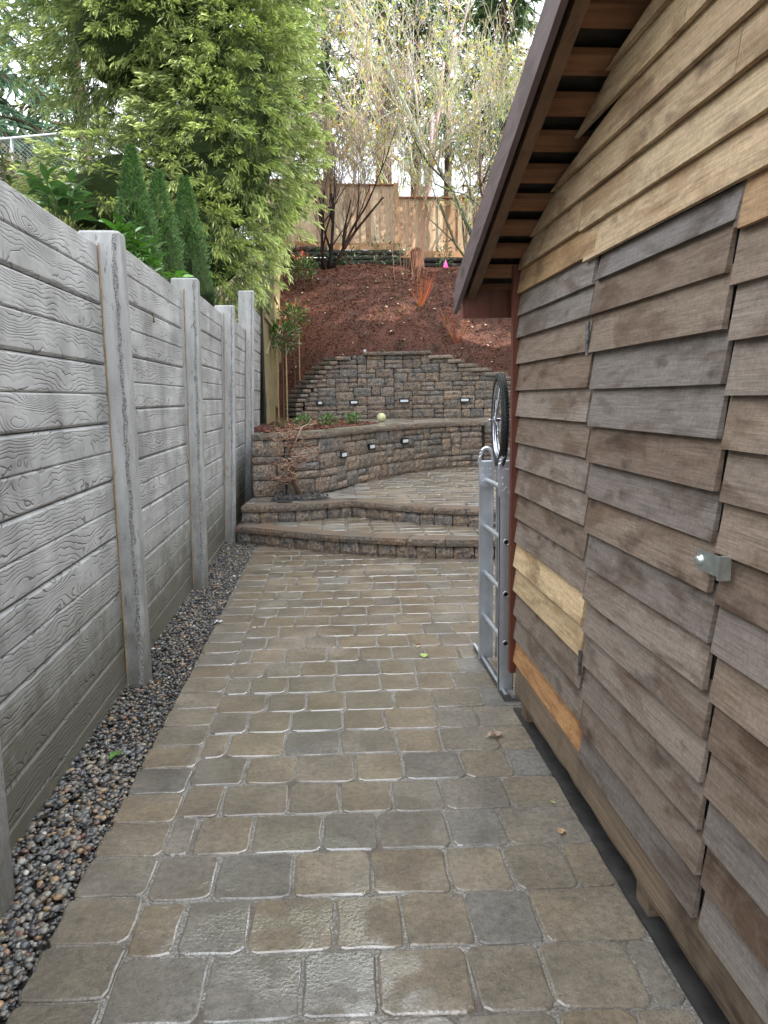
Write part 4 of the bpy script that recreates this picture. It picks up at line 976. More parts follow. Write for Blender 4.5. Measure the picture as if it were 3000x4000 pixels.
leafobj(-0.83, 5.60, 0.004, 0.07, 0.018, 0.4, (0.6, 0.6, 0.62), 'white crumpled scrap on the border pavers beside the pebbles', 0.5)
leafobj(-1.02, 3.45, 0.012, 0.075, 0.020, 1.2, (0.09, 0.22, 0.03), 'green leaf lying on the pebbles at the foot of the fence', 0.3)

# ------------------------------------------------------------------ timber fences beyond
CB = [(0.54, 0.41, 0.27), (0.50, 0.37, 0.24), (0.57, 0.45, 0.31), (0.48, 0.34, 0.22), (0.44, 0.28, 0.17)]
bf = thing('timber_fence', 'new cedar board fence along the top of the mulch slope', 'fence', (2.0, 21.9, 5.2))
def bay(x0, x1, yb, z0, z1, posts=True):
    x = x0; k = 0
    while x < x1 - 0.02:
        w = 0.138; mb = MB(); dz = (k % 2) * 0.012; e_ = 0.002 - 0.010 * (k % 2); mb.box((x + e_, yb + dz * 1.9, z0 + 0.10), (min(x + w, x1) - e_, yb + dz * 1.9 + 0.02, z1)); mb.build('fence_board', M_CEDAR, bf, color=random.choice(CB)); x += w; k += 1
    mb = MB(); mb.box((x0 - 0.02, yb - 0.045, z1), (x1 + 0.02, yb + 0.06, z1 + 0.035)); mb.build('top_rail', M_CEDAR, bf, color=(0.27, 0.12, 0.05))
    mb = MB(); mb.box((x0, yb - 0.025, z0 - 0.06), (x1, yb - 0.003, z0 + 0.12)); mb.build('kick_board', M_CEDAR, bf, color=(0.42, 0.24, 0.12))
    mb = MB(); mb.box((x0, yb - 0.035, z1 - 0.16), (x1, yb - 0.004, z1 - 0.07)); mb.build('rail', M_CEDAR, bf, color=(0.40, 0.22, 0.11)) if False else None
def fpost(x, yb, z0, z1): mb = MB(); mb.box((x - 0.065, yb - 0.075, z0), (x + 0.065, yb + 0.05, z1)); mb.build('fence_post', M_CEDAR, bf, color=(0.40, 0.26, 0.14))
YF = 21.95
bay(2.20, 4.55, YF, 5.58, 7.12); bay(4.70, 7.0, YF, 5.45, 7.0); bay(0.32, 2.06, YF, 5.80, 7.45); bay(-1.6, 0.18, YF, 5.85, 7.55)
for x, a, b_ in ((2.13, 5.0, 7.50), (0.25, 5.1, 7.55), (4.62, 5.0, 7.15), (-1.68, 5.0, 7.6), (7.05, 5.0, 7.1)): fpost(x, YF, a, b_)
te = thing('timber_edging', 'stacked dark round landscape timbers under the cedar fence', 'edging', (2, 21.7, 5.1))
for (xa_, xb_, zz) in ((2.25, 7.0, 5.42), (2.3, 7.0, 5.27), (2.2, 7.0, 5.12), (0.2, 2.3, 5.62), (0.3, 2.2, 5.48), (0.6, 2.5, 5.35), (-1.4, 0.2, 5.72), (-1.4, 0.3, 5.58), (2.1, 4.6, 4.98)):
    mb = MB(); n = 10; mb.tube([(xa_ + (xb_ - xa_) * i / n, 21.70 + random.uniform(-.012, .012) + (5.4 - zz) * -0.12, zz + random.uniform(-.008, .008)) for i in range(n + 1)], 0.075, 9); mb.build('timber', M_LOG, te, smooth=True)
mb = MB(); mb.box((-1.4, 21.78, 4.9), (7.0, 21.93, 5.5)); mb.build('backing_board', M_LOG, te)
sf = thing('side_fence', 'mossy timber fence stepping up the left edge of the slope', 'fence', (-1.05, 17, 1.2))
segs = [(13.95, 16.3, 1.15, 3.22), (16.35, 18.3, 1.6, 3.95), (18.35, 20.2, 2.6, 5.05), (20.25, 21.9, 3.8, 6.3)]
for (a, b_, z0, z1) in segs:
    yy = a; k = 0; x0 = -1.04 - 0.0 * a
    while yy < b_ - 0.02:
        mb = MB(); dz = (k % 2) * 0.014; mb.box((x0 - dz, yy + 0.003, z0), (x0 - dz + 0.02, min(yy + 0.14, b_) - 0.003, z1)); mb.build('fence_board', M_OLDFENCE, sf); yy += 0.14; k += 1
    mb = MB(); q_ = 0.07 if a > 14 else 0.0; mb.box((x0 - 0.03, a - 0.09, z0 - 0.1), (x0 + q_, a - 0.005, z1 + 0.05)); mb.build('fence_post', M_OLDFENCE if a > 14 else M_LOG, sf)
    mb = MB(); mb.box((x0 + 0.021, a, z1 - 0.12), (x0 + 0.055, b_, z1 - 0.03)); mb.build('rail', M_OLDFENCE, sf)
    mb = MB(); mb.prism([(x0 + 0.022, a + 0.05, z1 - 0.75), (x0 + 0.022, a + 0.17, z1 - 0.75), (x0 + 0.022, b_ - 0.1, z1 - 0.14), (x0 + 0.022, b_ - 0.25, z1 - 0.14)], (0.03, 0, 0)); mb.build('brace', M_OLDFENCE, sf)

# ------------------------------------------------------------------ foliage builders
def tmpl_frond(n=12, droop=0.45, width=0.27):
    """feathery drooping spray, length 1 along +x"""
    V = []; F = []; C = []
    def pt(t): return np.array([t, 0, 0.10 * math.sin(t * 2.0) - droop * t * t])
    for i in range(n):
        t = 0.08 + 0.9 * i / n; p = pt(t); L = width * (1.05 - 0.75 * t)
        for sgn in (-1, 1):
            q = p + np.array([L * 0.75, sgn * L * 0.75, -0.30 * L - 0.05]); b = len(V)
            V += [p - np.array([0.01, 0, 0]), p + np.array([0.042, 0, 0]), q]; F.append((b, b + 1, b + 2)); C += [0.65, 0.75, 1.45 if i > n / 3 else 1.1]
    b = len(V); V += [pt(0), pt(0.6) + np.array([0, 0.03, 0]), pt(1.08)]; F.append((b, b + 1, b + 2)); C += [0.5, 0.8, 1.5]
    return np.array(V), np.array(F), np.array(C)
def tmpl_leaf(w=0.28, fold=0.12, bend=0.15):
    xs_ = [0, 0.25, 0.55, 0.85, 1.0]; ws = [0.02, w * 0.85, w, w * 0.55, 0.0]; V = []; C = []
    for x, ww in zip(xs_, ws): V += [(x, -ww / 1.0 * 0.5, fold * ww - bend * x * x), (x, 0, -bend * x * x), (x, ww * 0.5, fold * ww - bend * x * x)]; C += [1, 1.12, 1]
    F = []
    for i in range(4): F += [(i * 3, i * 3 + 3, i * 3 + 4, i * 3 + 1), (i * 3 + 1, i * 3 + 4, i * 3 + 5, i * 3 + 2)]
    return np.array(V), np.array(F), np.array(C)
def merge(parts):
    b = 0; VV, FF, CC = [], [], []
    for v, f, c in parts: VV.append(v); FF.append(f + b); CC.append(c); b += len(v)
    return np.vstack(VV), np.vstack(FF), np.vstack(CC)
def ell_shell(n, c, r, lo=0.72, hi=1.05, keep=None):
    D = RNG.normal(size=(n, 3)); D /= np.linalg.norm(D, axis=1, keepdims=True)
    f = RNG.uniform(lo, hi, n); lump = 1 + 0.10 * np.sin(D[:, 0] * 9 + c[0]) * np.sin(D[:, 2] * 11 + c[2]) + 0.07 * np.sin(D[:, 1] * 13 + 2 * D[:, 2] * 9)
    P = np.array(c) + D * np.array(r) * (f * lump)[:, None]; Nn = D / np.array(r); Nn /= np.linalg.norm(Nn, axis=1, keepdims=True)
    return P, Nn, f
TF = tmpl_frond(); TFc = tmpl_frond(6, 0.45, 0.42); TFs = tmpl_frond(5, 0.25, 0.45); TL = tmpl_leaf(); TLn = tmpl_leaf(0.34, 0.1, 0.3)
def conifer_crown(ells, boughs, per, fl, col, tipcol, droop=0.25, keep=None, tm=TF, spread=0.22, lo=0.7):
    parts = []
    tot = sum(e[1][0] * e[1][2] + e[1][1] * e[1][2] for e in ells)
    for c, r in ells:
        nb = int(boughs * (r[0] * r[2] + r[1] * r[2]) / tot); P, Nn, f = ell_shell(nb, c, r, lo)
        if keep is not None: k = keep(P); P, Nn, f = P[k], Nn[k], f[k]
        nb = len(P)
        D = Nn.copy(); D[:, 2] = D[:, 2] * 0.5 + 0.15; D += RNG.normal(0, 0.22, D.shape); D /= np.linalg.norm(D, axis=1, keepdims=True)
        L = RNG.uniform(0.30, 0.62, nb) * spread / 0.22
        t = RNG.uniform(0, 1, (nb, per)) ** 0.7; side = RNG.normal(0, 1, (nb, per, 3)) * (spread * 0.45) * (1.1 - 0.7 * t[..., None]); side[..., 2] *= 0.45
        Q = P[:, None] + D[:, None] * (L[:, None] * t)[..., None] + side; Q[..., 2] -= (droop * t ** 2 * L[:, None])
        FD = D[:, None] + side * 2.2 / spread * 0.25 + RNG.normal(0, 0.25, (nb, per, 3)); FD[..., 2] -= 0.25
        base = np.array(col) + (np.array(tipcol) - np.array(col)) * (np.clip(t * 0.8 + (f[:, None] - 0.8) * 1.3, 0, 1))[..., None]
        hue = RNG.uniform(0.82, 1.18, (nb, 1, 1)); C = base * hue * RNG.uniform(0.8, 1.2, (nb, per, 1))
        n = nb * per
        R = frames(FD.reshape(-1, 3), roll=RNG.normal(0, 0.5, n))
        parts.append(scatter(*tm, Q.reshape(-1, 3), R, RNG.uniform(0.7, 1.3, n) * fl, C.reshape(-1, 3)))
    return merge(parts)
def core(ells, col, f=0.74, keepz=None):
    mb = MB()
    for c, r in ells:
        n1, n2 = 14, 20; vs = []
        for i in range(n1 + 1):
            ph = math.pi * i / n1
            for j in range(n2):
                th = 2 * math.pi * j / n2; q = f * (1 + random.uniform(-0.10, 0.08)); vs.append((c[0] + r[0] * q * math.sin(ph) * math.cos(th), c[1] + r[1] * q * math.sin(ph) * math.sin(th), c[2] + r[2] * q * math.cos(ph)))
        mb.add(vs, [(i * n2 + j, (i + 1) * n2 + j, (i + 1) * n2 + (j + 1) % n2, i * n2 + (j + 1) % n2) for i in range(n1) for j in range(n2)], col)
    return mb
def trunk(base, top, r0, r1, parent, col, name='trunk', n=8, wob=0.05):
    b, t = Vector(base), Vector(top); k = 7; pts = [b.lerp(t, i / k) + Vector((random.uniform(-wob, wob), random.uniform(-wob, wob), 0)) * (0 < i < k) for i in range(k + 1)]
    mb = MB().tube(pts, [r0 + (r1 - r0) * i / k for i in range(k + 1)], n, col); return mb.build(name, M_BARK, parent, smooth=True)

# the big golden cypress behind the concrete fence
cy = thing('cypress_tree', 'big golden-green cypress with drooping feathery sprays behind the concrete fence', 'tree', (-2.7, 14.6, 1.8))
trunk((-2.7, 14.6, 1.8), (-2.7, 14.6, 11.5), 0.24, 0.06, cy, (0.10, 0.06, 0.04))
EL = [((-2.35, 14.6, 9.8), (2.3, 2.0, 3.2)), ((-2.75, 14.5, 7.9), (2.15, 1.9, 1.5)), ((-1.35, 14.3, 6.7), (1.25, 1.4, 2.0)), ((-1.70, 14.0, 5.6), (1.40, 1.4, 1.6)), ((-1.95, 13.7, 4.2), (0.95, 1.1, 1.0)), ((-3.3, 13.6, 4.9), (1.3, 1.1, 1.2))]
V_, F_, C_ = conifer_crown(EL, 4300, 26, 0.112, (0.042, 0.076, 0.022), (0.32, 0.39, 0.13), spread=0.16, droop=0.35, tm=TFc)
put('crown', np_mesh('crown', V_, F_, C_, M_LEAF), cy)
core(EL, (0.022, 0.034, 0.012), 0.62).build('shade_core', M_BARK, cy)  # dark shell added inside the crown, painting its inner shade
# three columnar arborvitae
def arbor(x, y, zb, zt, r, label, seed):
    t = thing('arborvitae', label, 'shrub', (x, y, zb), 'dark green columnar arborvitae behind the fence'); h = zt - zb; n = int(11500 * h / 3)
    u = RNG.uniform(0, 1, n) ** 0.85; th = RNG.uniform(0, 6.283, n); pr = np.interp(u, [0, 0.15, 0.5, 0.8, 1.0], [0.9, 1.05, 0.80, 0.42, 0.05]) * r * RNG.uniform(0.7, 1.12, n) * (1 + 0.10 * np.sin(u * 34 + th * 3) + 0.07 * np.sin(th * 5 + u * 17))
    P = np.column_stack([x + pr * np.cos(th), y + pr * np.sin(th), zb + u * h]); D = np.column_stack([np.cos(th) * 0.8, np.sin(th) * 0.8, np.full(n, 0.75)]) + RNG.normal(0, 0.25, (n, 3))
    C = np.array([0.036, 0.090, 0.026]) * RNG.uniform(0.5, 1.9, (n, 1)) * np.array([1, 1, 1]) + RNG.uniform(0, 0.02, (n, 1)) * np.array([1, 1, 0.2])
    V, F, CC = scatter(*TFs, P, frames(D, roll=RNG.uniform(-1.5, 1.5, n)), RNG.uniform(0.032, 0.066, n), C); put('crown', np_mesh('crown', V, F, CC, M_LEAF), t)
    core([((x, y, zb + h * 0.42), (r * 0.95, r * 0.95, h * 0.5))], (0.012, 0.02, 0.008), 0.82).build('shade_core', M_BARK, t)  # dark core fills the column in place of its inner shade
arbor(-1.92, 8.5, 0.9, 4.24, 0.36, 'left and nearest of the columnar arborvitae, tall with a clear pointed tip', 1)
arbor(-1.86, 9.5, 0.9, 4.28, 0.38, 'middle arborvitae, half hidden between its two neighbours', 2)
arbor(-1.72, 10.5, 0.9, 4.50, 0.42, 'right-hand arborvitae, widest, its foot beside the third fence post', 3)

# broad-leaved laurel shrubs
def sprig_shrub(name, label, cat, spots, L, n_leaf, col, parent_loc, leaf=TLn, group=None, mat_=None, stem_col=(0.12, 0.14, 0.05), up=0.5, root=None):
    t = thing(name, label, cat, parent_loc, group); parts = []; mb = MB()
    for (p, r, cnt) in spots:
        for _ in range(cnt):
            q = np.array(p) + RNG.normal(0, 1, 3) * np.array(r) * 0.55
            b = np.array(root if root is not None else (p[0] + RNG.normal(0, .05), p[1] + .02, p[2] - 0.6)); mid = (q * 0.55 + b * 0.45) + RNG.normal(0, 0.03, 3)
            mb.tube([b, mid, q], [0.007, 0.005, 0.003], 4, stem_col)
            n = n_leaf; th = RNG.uniform(0, 6.28) + np.arange(n) * 2.4; D = np.column_stack([np.cos(th), np.sin(th), RNG.uniform(0.1, 1.1, n) * up * 2])
            P = q + np.column_stack([np.zeros(n), np.zeros(n), -np.arange(n) * L * 0.13])
            C = np.array(col) * RNG.uniform(0.65, 1.5, (n, 1)); parts.append(scatter(*leaf, P, frames(D, roll=RNG.normal(0, 0.35, n)), L * RNG.uniform(0.75, 1.15, n), C))
    V, F, CC = merge(parts); put('leaves', np_mesh('leaves', V, F, CC, mat_ or M_GLOSSLEAF, True), t); mb.build('stems', M_BARK, t); return t
sprig_shrub('laurel_shrub', 'near laurel with long glossy leaves above the first fence panel', 'shrub', [((-1.48, 4.75, 2.84), (0.13, 0.28, 0.14), 13), ((-1.42, 4.9, 2.58), (0.12, 0.3, 0.06), 7)], 0.150, 6, (0.065, 0.145, 0.045), (-1.5, 4.8, 0.9))
sprig_shrub('laurel_shrub', 'bright green laurel rising beside the second concrete post', 'shrub', [((-1.33, 5.55, 2.80), (0.09, 0.2, 0.12), 8), ((-1.38, 6.3, 2.78), (0.10, 0.3, 0.12), 14), ((-1.36, 5.9, 2.64), (0.08, 0.4, 0.07), 10)], 0.135, 7, (0.065, 0.165, 0.024), (-1.4, 6.0, 0.9))
sprig_shrub('laurel_shrub', 'single light green laurel sprig above the second fence panel', 'shrub', [((-1.26, 7.15, 2.76), (0.03, 0.1, 0.03), 3)], 0.115, 5, (0.10, 0.24, 0.03), (-1.26, 7.2, 0.9))

# ivy bank and chain-link fence at upper left
n = 36000; X = RNG.uniform(-9.5, -1.6, n); Y = RNG.uniform(4.5, 21.0, n); Z = np.array([gz(a, b) for a, b in zip(X, Y)]) + np.abs(RNG.normal(0, 0.14, n))
pal = np.array([(0.12, 0.16, 0.05), (0.26, 0.24, 0.12), (0.42, 0.34, 0.24), (0.10, 0.15, 0.05), (0.50, 0.42, 0.32)])
V, F, CC = scatter(*tmpl_leaf(0.7, 0.1, 0.2), np.column_stack([X, Y, Z]), frames(RNG.normal(size=(n, 3)) + np.array([0.3, -0.3, 0]), roll=RNG.uniform(-1, 1, n)), RNG.uniform(0.06, 0.13, n), pal[RNG.integers(0, 5, n)] * RNG.uniform(0.7, 1.3, (n, 1)))
o = put('ivy', np_mesh('ivy', V, F, CC, M_LEAF), kind='stuff'); T(o, 'ivy and dry leaves covering the bank behind the concrete fence', 'ivy')
cl = thing('chain_link_fence', 'galvanised chain-link fence on top of the bank at upper left', 'fence', (-5.5, 16, 5.9))
YC = 16.0; xa0, xb0, zA, zB = -7.6, -2.6, 6.52, 7.02
def zc(x): return zA + (zB - zA) * (x - xa0) / (xb0 - xa0)
MB().tube([(xa0, YC, zc(xa0)), (xb0, YC, zc(xb0))], 0.03, 8).build('top_rail', M_SILVER, cl, smooth=True)
for x in (-7.4, -5.85, -4.1, -2.7): MB().tube([(x, YC, zc(x) - 1.3), (x, YC, zc(x) + 0.02)], 0.03, 8).build('fence_post', M_SILVER, cl, smooth=True)
mb = MB(); H_ = 1.2; st_ = 0.075; x = xa0 - H_
while x < xb0:
    for sg in (1, -1):
        p0, p1 = (x, 0.0), (x + H_, H_)
        a0, a1 = max(xa0, x), min(xb0, x + H_)
        if a1 > a0:
            f = lambda xx: ((xx - x) if sg == 1 else (H_ - (xx - x)))
            mb.tube([(a0, YC + 0.004 * sg, zc(a0) - H_ + f(a0)), (a1, YC + 0.004 * sg, zc(a1) - H_ + f(a1))], 0.004, 3)
    x += st_
mb.build('wire_mesh', M_SILVER, cl, kind='stuff')

# distant conifers
def big_conifer(name, label, x, y, z0, h, r, crown_from, col, tip, boughs, trunk_r, fl=0.5, group='tall conifers beyond the cedar fence', barkcol=(0.095, 0.065, 0.048), per=7, dens=None):
    t = thing(name, label, 'tree', (x, y, z0), group); trunk((x, y, z0), (x + random.uniform(-.2, .2), y, z0 + h), trunk_r, 0.05, t, barkcol, n=9, wob=0.06)
    parts = []; nb = boughs; u = RNG.uniform(0, 1, nb) ** 0.9; zz = z0 + h * (crown_from + (1 - crown_from) * u); rr = r * (1 - u) ** 0.75 + 0.25; th = RNG.uniform(0, 6.283, nb); mb = MB()
    for i in range(nb):
        d = np.array([math.cos(th[i]), math.sin(th[i]), 0]); L = rr[i] * RNG.uniform(0.6, 1.1); k = 5; pts = []
        for j in range(k + 1): s_ = j / k; pts.append(np.array([x, y, zz[i]]) + d * L * s_ + np.array([0, 0, 0.12 * L * math.sin(s_ * 3) - 0.28 * L * s_ ** 2]))
        mb.tube(pts, [0.035 * (1 - j / (k + 1)) + 0.004 for j in range(k + 1)], 3, barkcol)
        m = per * 3; s_ = RNG.uniform(0.15, 1, m); ip = np.array([np.interp(s_, np.linspace(0, 1, k + 1), [p[c] for p in pts]) for c in range(3)]).T
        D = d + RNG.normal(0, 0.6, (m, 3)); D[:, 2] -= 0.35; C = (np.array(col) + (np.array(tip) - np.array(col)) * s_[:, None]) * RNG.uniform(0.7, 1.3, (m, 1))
        parts.append(scatter(*TF, ip + RNG.normal(0, 0.06, (m, 3)), frames(D, roll=RNG.normal(0, 0.6, m)), fl * RNG.uniform(0.6, 1.2, m), C))
    V, F, CC = merge(parts); put('crown', np_mesh('crown', V, F, CC, M_LEAF), t); mb.build('branches', M_BARK, t, kind='stuff'); return t
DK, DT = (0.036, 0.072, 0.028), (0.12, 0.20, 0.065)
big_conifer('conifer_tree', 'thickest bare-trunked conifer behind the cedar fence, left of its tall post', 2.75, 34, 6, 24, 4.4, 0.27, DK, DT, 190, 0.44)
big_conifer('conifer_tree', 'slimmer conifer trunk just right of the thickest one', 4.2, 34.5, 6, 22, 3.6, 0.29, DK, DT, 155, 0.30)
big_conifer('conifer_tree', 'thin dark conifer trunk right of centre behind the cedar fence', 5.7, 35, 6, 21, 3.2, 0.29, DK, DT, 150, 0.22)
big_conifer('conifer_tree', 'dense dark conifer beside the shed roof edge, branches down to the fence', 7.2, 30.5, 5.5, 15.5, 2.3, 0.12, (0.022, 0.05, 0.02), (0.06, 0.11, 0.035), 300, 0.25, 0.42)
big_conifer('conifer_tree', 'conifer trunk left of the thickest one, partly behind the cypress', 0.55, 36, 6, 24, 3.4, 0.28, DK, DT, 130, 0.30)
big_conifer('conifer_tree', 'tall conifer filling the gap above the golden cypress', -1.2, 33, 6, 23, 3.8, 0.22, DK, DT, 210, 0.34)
BG, BT = (0.035, 0.085, 0.055), (0.10, 0.19, 0.12)
big_conifer('conifer_tree', 'soft blue-green conifer at the upper left edge above the chain-link fence', -9.7, 23.0, 6.2, 16, 3.1, 0.03, BG, BT, 420, 0.3, 0.45, group='blue-green conifers at upper left')
big_conifer('conifer_tree', 'paler conifer between the blue-green one and the cypress', -7.6, 27, 6.3, 19, 2.9, 0.06, (0.05, 0.085, 0.045), (0.13, 0.18, 0.07), 260, 0.25, 0.45, group='blue-green conifers at upper left')
# trees added right of the slope, out of the picture, to dapple it with shade
big_conifer('conifer_tree', 'added tall conifer out of the picture, shading the mulch slope', 9.2, 17.2, 2.5, 13, 3.0, 0.06, DK, DT, 150, 0.3, 0.5, group='added shade conifers right of the slope')
big_conifer('conifer_tree', 'second added tall conifer out of the picture, shading the mulch slope', 8.6, 13.6, 0, 14, 3.0, 0.06, DK, DT, 150, 0.3, 0.5, group='added shade conifers right of the slope')

# bare shrubs and trees
def bare(name, label, cat, base, stems, depth, L0, r0, col, spread=0.5, leaves=0, leafcol=None, updir=0.25, twist=0.25, dark=None, seed=1, nmax=9000, group=None, minr=0.004, leafsize=0.07, kids=(2, 4), tiplen=0.62):
    rs = random.Random(seed); t = thing(name, label, cat, base, group); mbs = MB(); mbt = MB(); tips = []; cnt = [0]
    def grow(p, d, L, r, k):
        if cnt[0] > nmax: return
        cnt[0] += 1; n = 4 if k > 1 else 3; pts = [p]; q = p.copy(); dd = d.copy(); rr = [r]
        for i in range(n):
            dd = (dd + Vector((rs.gauss(0, twist), rs.gauss(0, twist), rs.gauss(0, twist) + updir * 0.25))).normalized(); q = q + dd * (L / n); pts.append(q.copy()); rr.append(max(minr * 0.7, r * (1 - 0.45 * (i + 1) / n)))
        tgt = mbs if r > 0.018 else mbt
        c = col if (dark is None or r < 0.014) else dark
        tgt.tube(pts, rr, 5 if r > 0.018 else 3, tuple(a * rs.uniform(0.8, 1.2) for a in c))
        if k <= 1: tips.extend(pts[1:])
        if k > 0:
            for _ in range(rs.randint(*kids)):
                i = rs.randint(1, n); nd = (dd + Vector((rs.gauss(0, spread), rs.gauss(0, spread), rs.gauss(0, spread * 0.8) + updir))).normalized()
                grow(pts[i], nd, L * rs.uniform(0.5, 0.85), max(minr, rr[i] * rs.uniform(0.5, 0.75)), k - 1)
    for (b, d, L, r) in stems: grow(Vector(b), Vector(d).normalized(), L, r, depth)
    if mbs.v: mbs.build('stems', M_BARK, t, smooth=True)
    mbt.build('twigs', M_BARK, t)
    if leaves:
        idx = RNG.integers(0, len(tips), leaves); P = np.array([tips[i][:] for i in idx]) + RNG.normal(0, 0.02, (leaves, 3)); lc = np.array(leafcol)[RNG.integers(0, len(leafcol), leaves)] * RNG.uniform(0.7, 1.3, (leaves, 1))
        V, F, CC = scatter(*tmpl_leaf(0.5, 0.1, 0.2), P, frames(RNG.normal(size=(leaves, 3)), roll=RNG.uniform(-1, 1, leaves)), leafsize * RNG.uniform(0.6, 1.3, leaves), lc); put('leaves', np_mesh('leaves', V, F, CC, M_LEAF), t)
    return t
DKB = (0.030, 0.020, 0.017); TW = (0.22, 0.165, 0.12); PALE = (0.34, 0.30, 0.24)
B0 = (0.25, 20.75, 5.0)
bare('bare_shrub', 'leafless multi-stemmed shrub with dark leaning trunks in front of the cedar fence', 'shrub', B0,
     [((0.30, 20.75, 5.0), (0.75, 0, 1.3), 2.4, 0.050), ((0.32, 20.8, 5.0), (0.62, 0.05, 1.35), 2.5, 0.042), ((0.22, 20.75, 5.0), (0.12, 0, 1), 1.9, 0.055), ((0.10, 20.75, 5.0), (-0.10, 0, 1), 2.0, 0.045), ((0.18, 20.8, 5.0), (0.2, 0.1, 1.0), 2.4, 0.035), ((0.02, 20.8, 5.0), (-0.25, 0.1, 1.0), 2.2, 0.030)],
     4, 2.2, 0.05, TW, 0.42, updir=0.30, twist=0.10, dark=DKB, seed=3, nmax=2600, kids=(3, 5), minr=0.0045)
bare('bare_tree', 'leafless tree with fine grey-brown twigs rising behind the tall fence post', 'tree', (1.6, 24.5, 5.0),
     [((1.6, 24.5, 5.0), (0.05, 0, 1), 3.2, 0.10), ((1.5, 24.6, 5.0), (-0.35, 0.1, 1), 3.2, 0.07), ((1.8, 24.4, 5.0), (0.4, 0, 1), 3.2, 0.07), ((0.6, 25, 5.0), (-0.1, 0, 1), 3.4, 0.06)],
     5, 3.0, 0.1, PALE, 0.50, leaves=1300, leafcol=[(0.40, 0.42, 0.05), (0.30, 0.36, 0.06), (0.5, 0.33, 0.05)], updir=0.30, twist=0.16, seed=5, nmax=2300, kids=(3, 4), minr=0.007, leafsize=0.12)
bare('bare_tree', 'pale-twigged tree with a few yellow leaves beside the shed roof', 'tree', (4.6, 21.3, 4.9),
     [((4.6, 21.3, 4.9), (-0.40, 0, 1.3), 3.2, 0.075), ((4.7, 21.3, 4.9), (0.02, 0.1, 1), 3.2, 0.060), ((4.3, 21.2, 4.9), (-0.75, 0, 1.0), 2.2, 0.05), ((4.9, 21.3, 4.9), (0.25, 0, 1), 3.0, 0.05)],
     5, 3.0, 0.08, (0.34, 0.32, 0.22), 0.50, leaves=1000, leafcol=[(0.42, 0.45, 0.05), (0.30, 0.42, 0.06), (0.45, 0.30, 0.06)], updir=0.30, twist=0.17, dark=(0.13, 0.12, 0.09), seed=11, nmax=3200, kids=(3, 4), minr=0.0062, leafsize=0.09)
bare('bare_tree', 'wide leafless tree with whitish twigs filling the top centre', 'tree', (3.6, 27.0, 5.2),
     [((3.6, 27, 5.2), (0, 0, 1), 6.4, 0.14), ((3.6, 27, 8.6), (-0.55, 0.1, 1), 4.4, 0.09), ((3.6, 27, 8.2), (0.5, 0, 1), 4.4, 0.09), ((3.6, 27, 9.6), (-0.2, 0, 1), 4.4, 0.08)],
     5, 4.2, 0.12, (0.42, 0.40, 0.33), 0.52, leaves=3600, leafcol=[(0.45, 0.47, 0.08), (0.34, 0.42, 0.10), (0.5, 0.38, 0.1)], updir=0.24, twist=0.18, seed=21, nmax=3600, kids=(3, 4), minr=0.008, leafsize=0.14)
# undergrowth behind the fence: low tangle
bare('bramble_thicket', 'low tangle of bare reddish twigs just behind the cedar fence', 'bush', (2.9, 22.8, 5.4), [((1.8 + 0.45 * i, 22.7 + 0.3 * (i % 3), 5.6), (0.3 * math.sin(i * 2.1), 0, 1), 1.4, 0.02) for i in range(9)], 3, 1.4, 0.02, (0.28, 0.16, 0.11), 0.55, updir=0.1, twist=0.2, seed=8, nmax=1500, kids=(3, 4), minr=0.005)

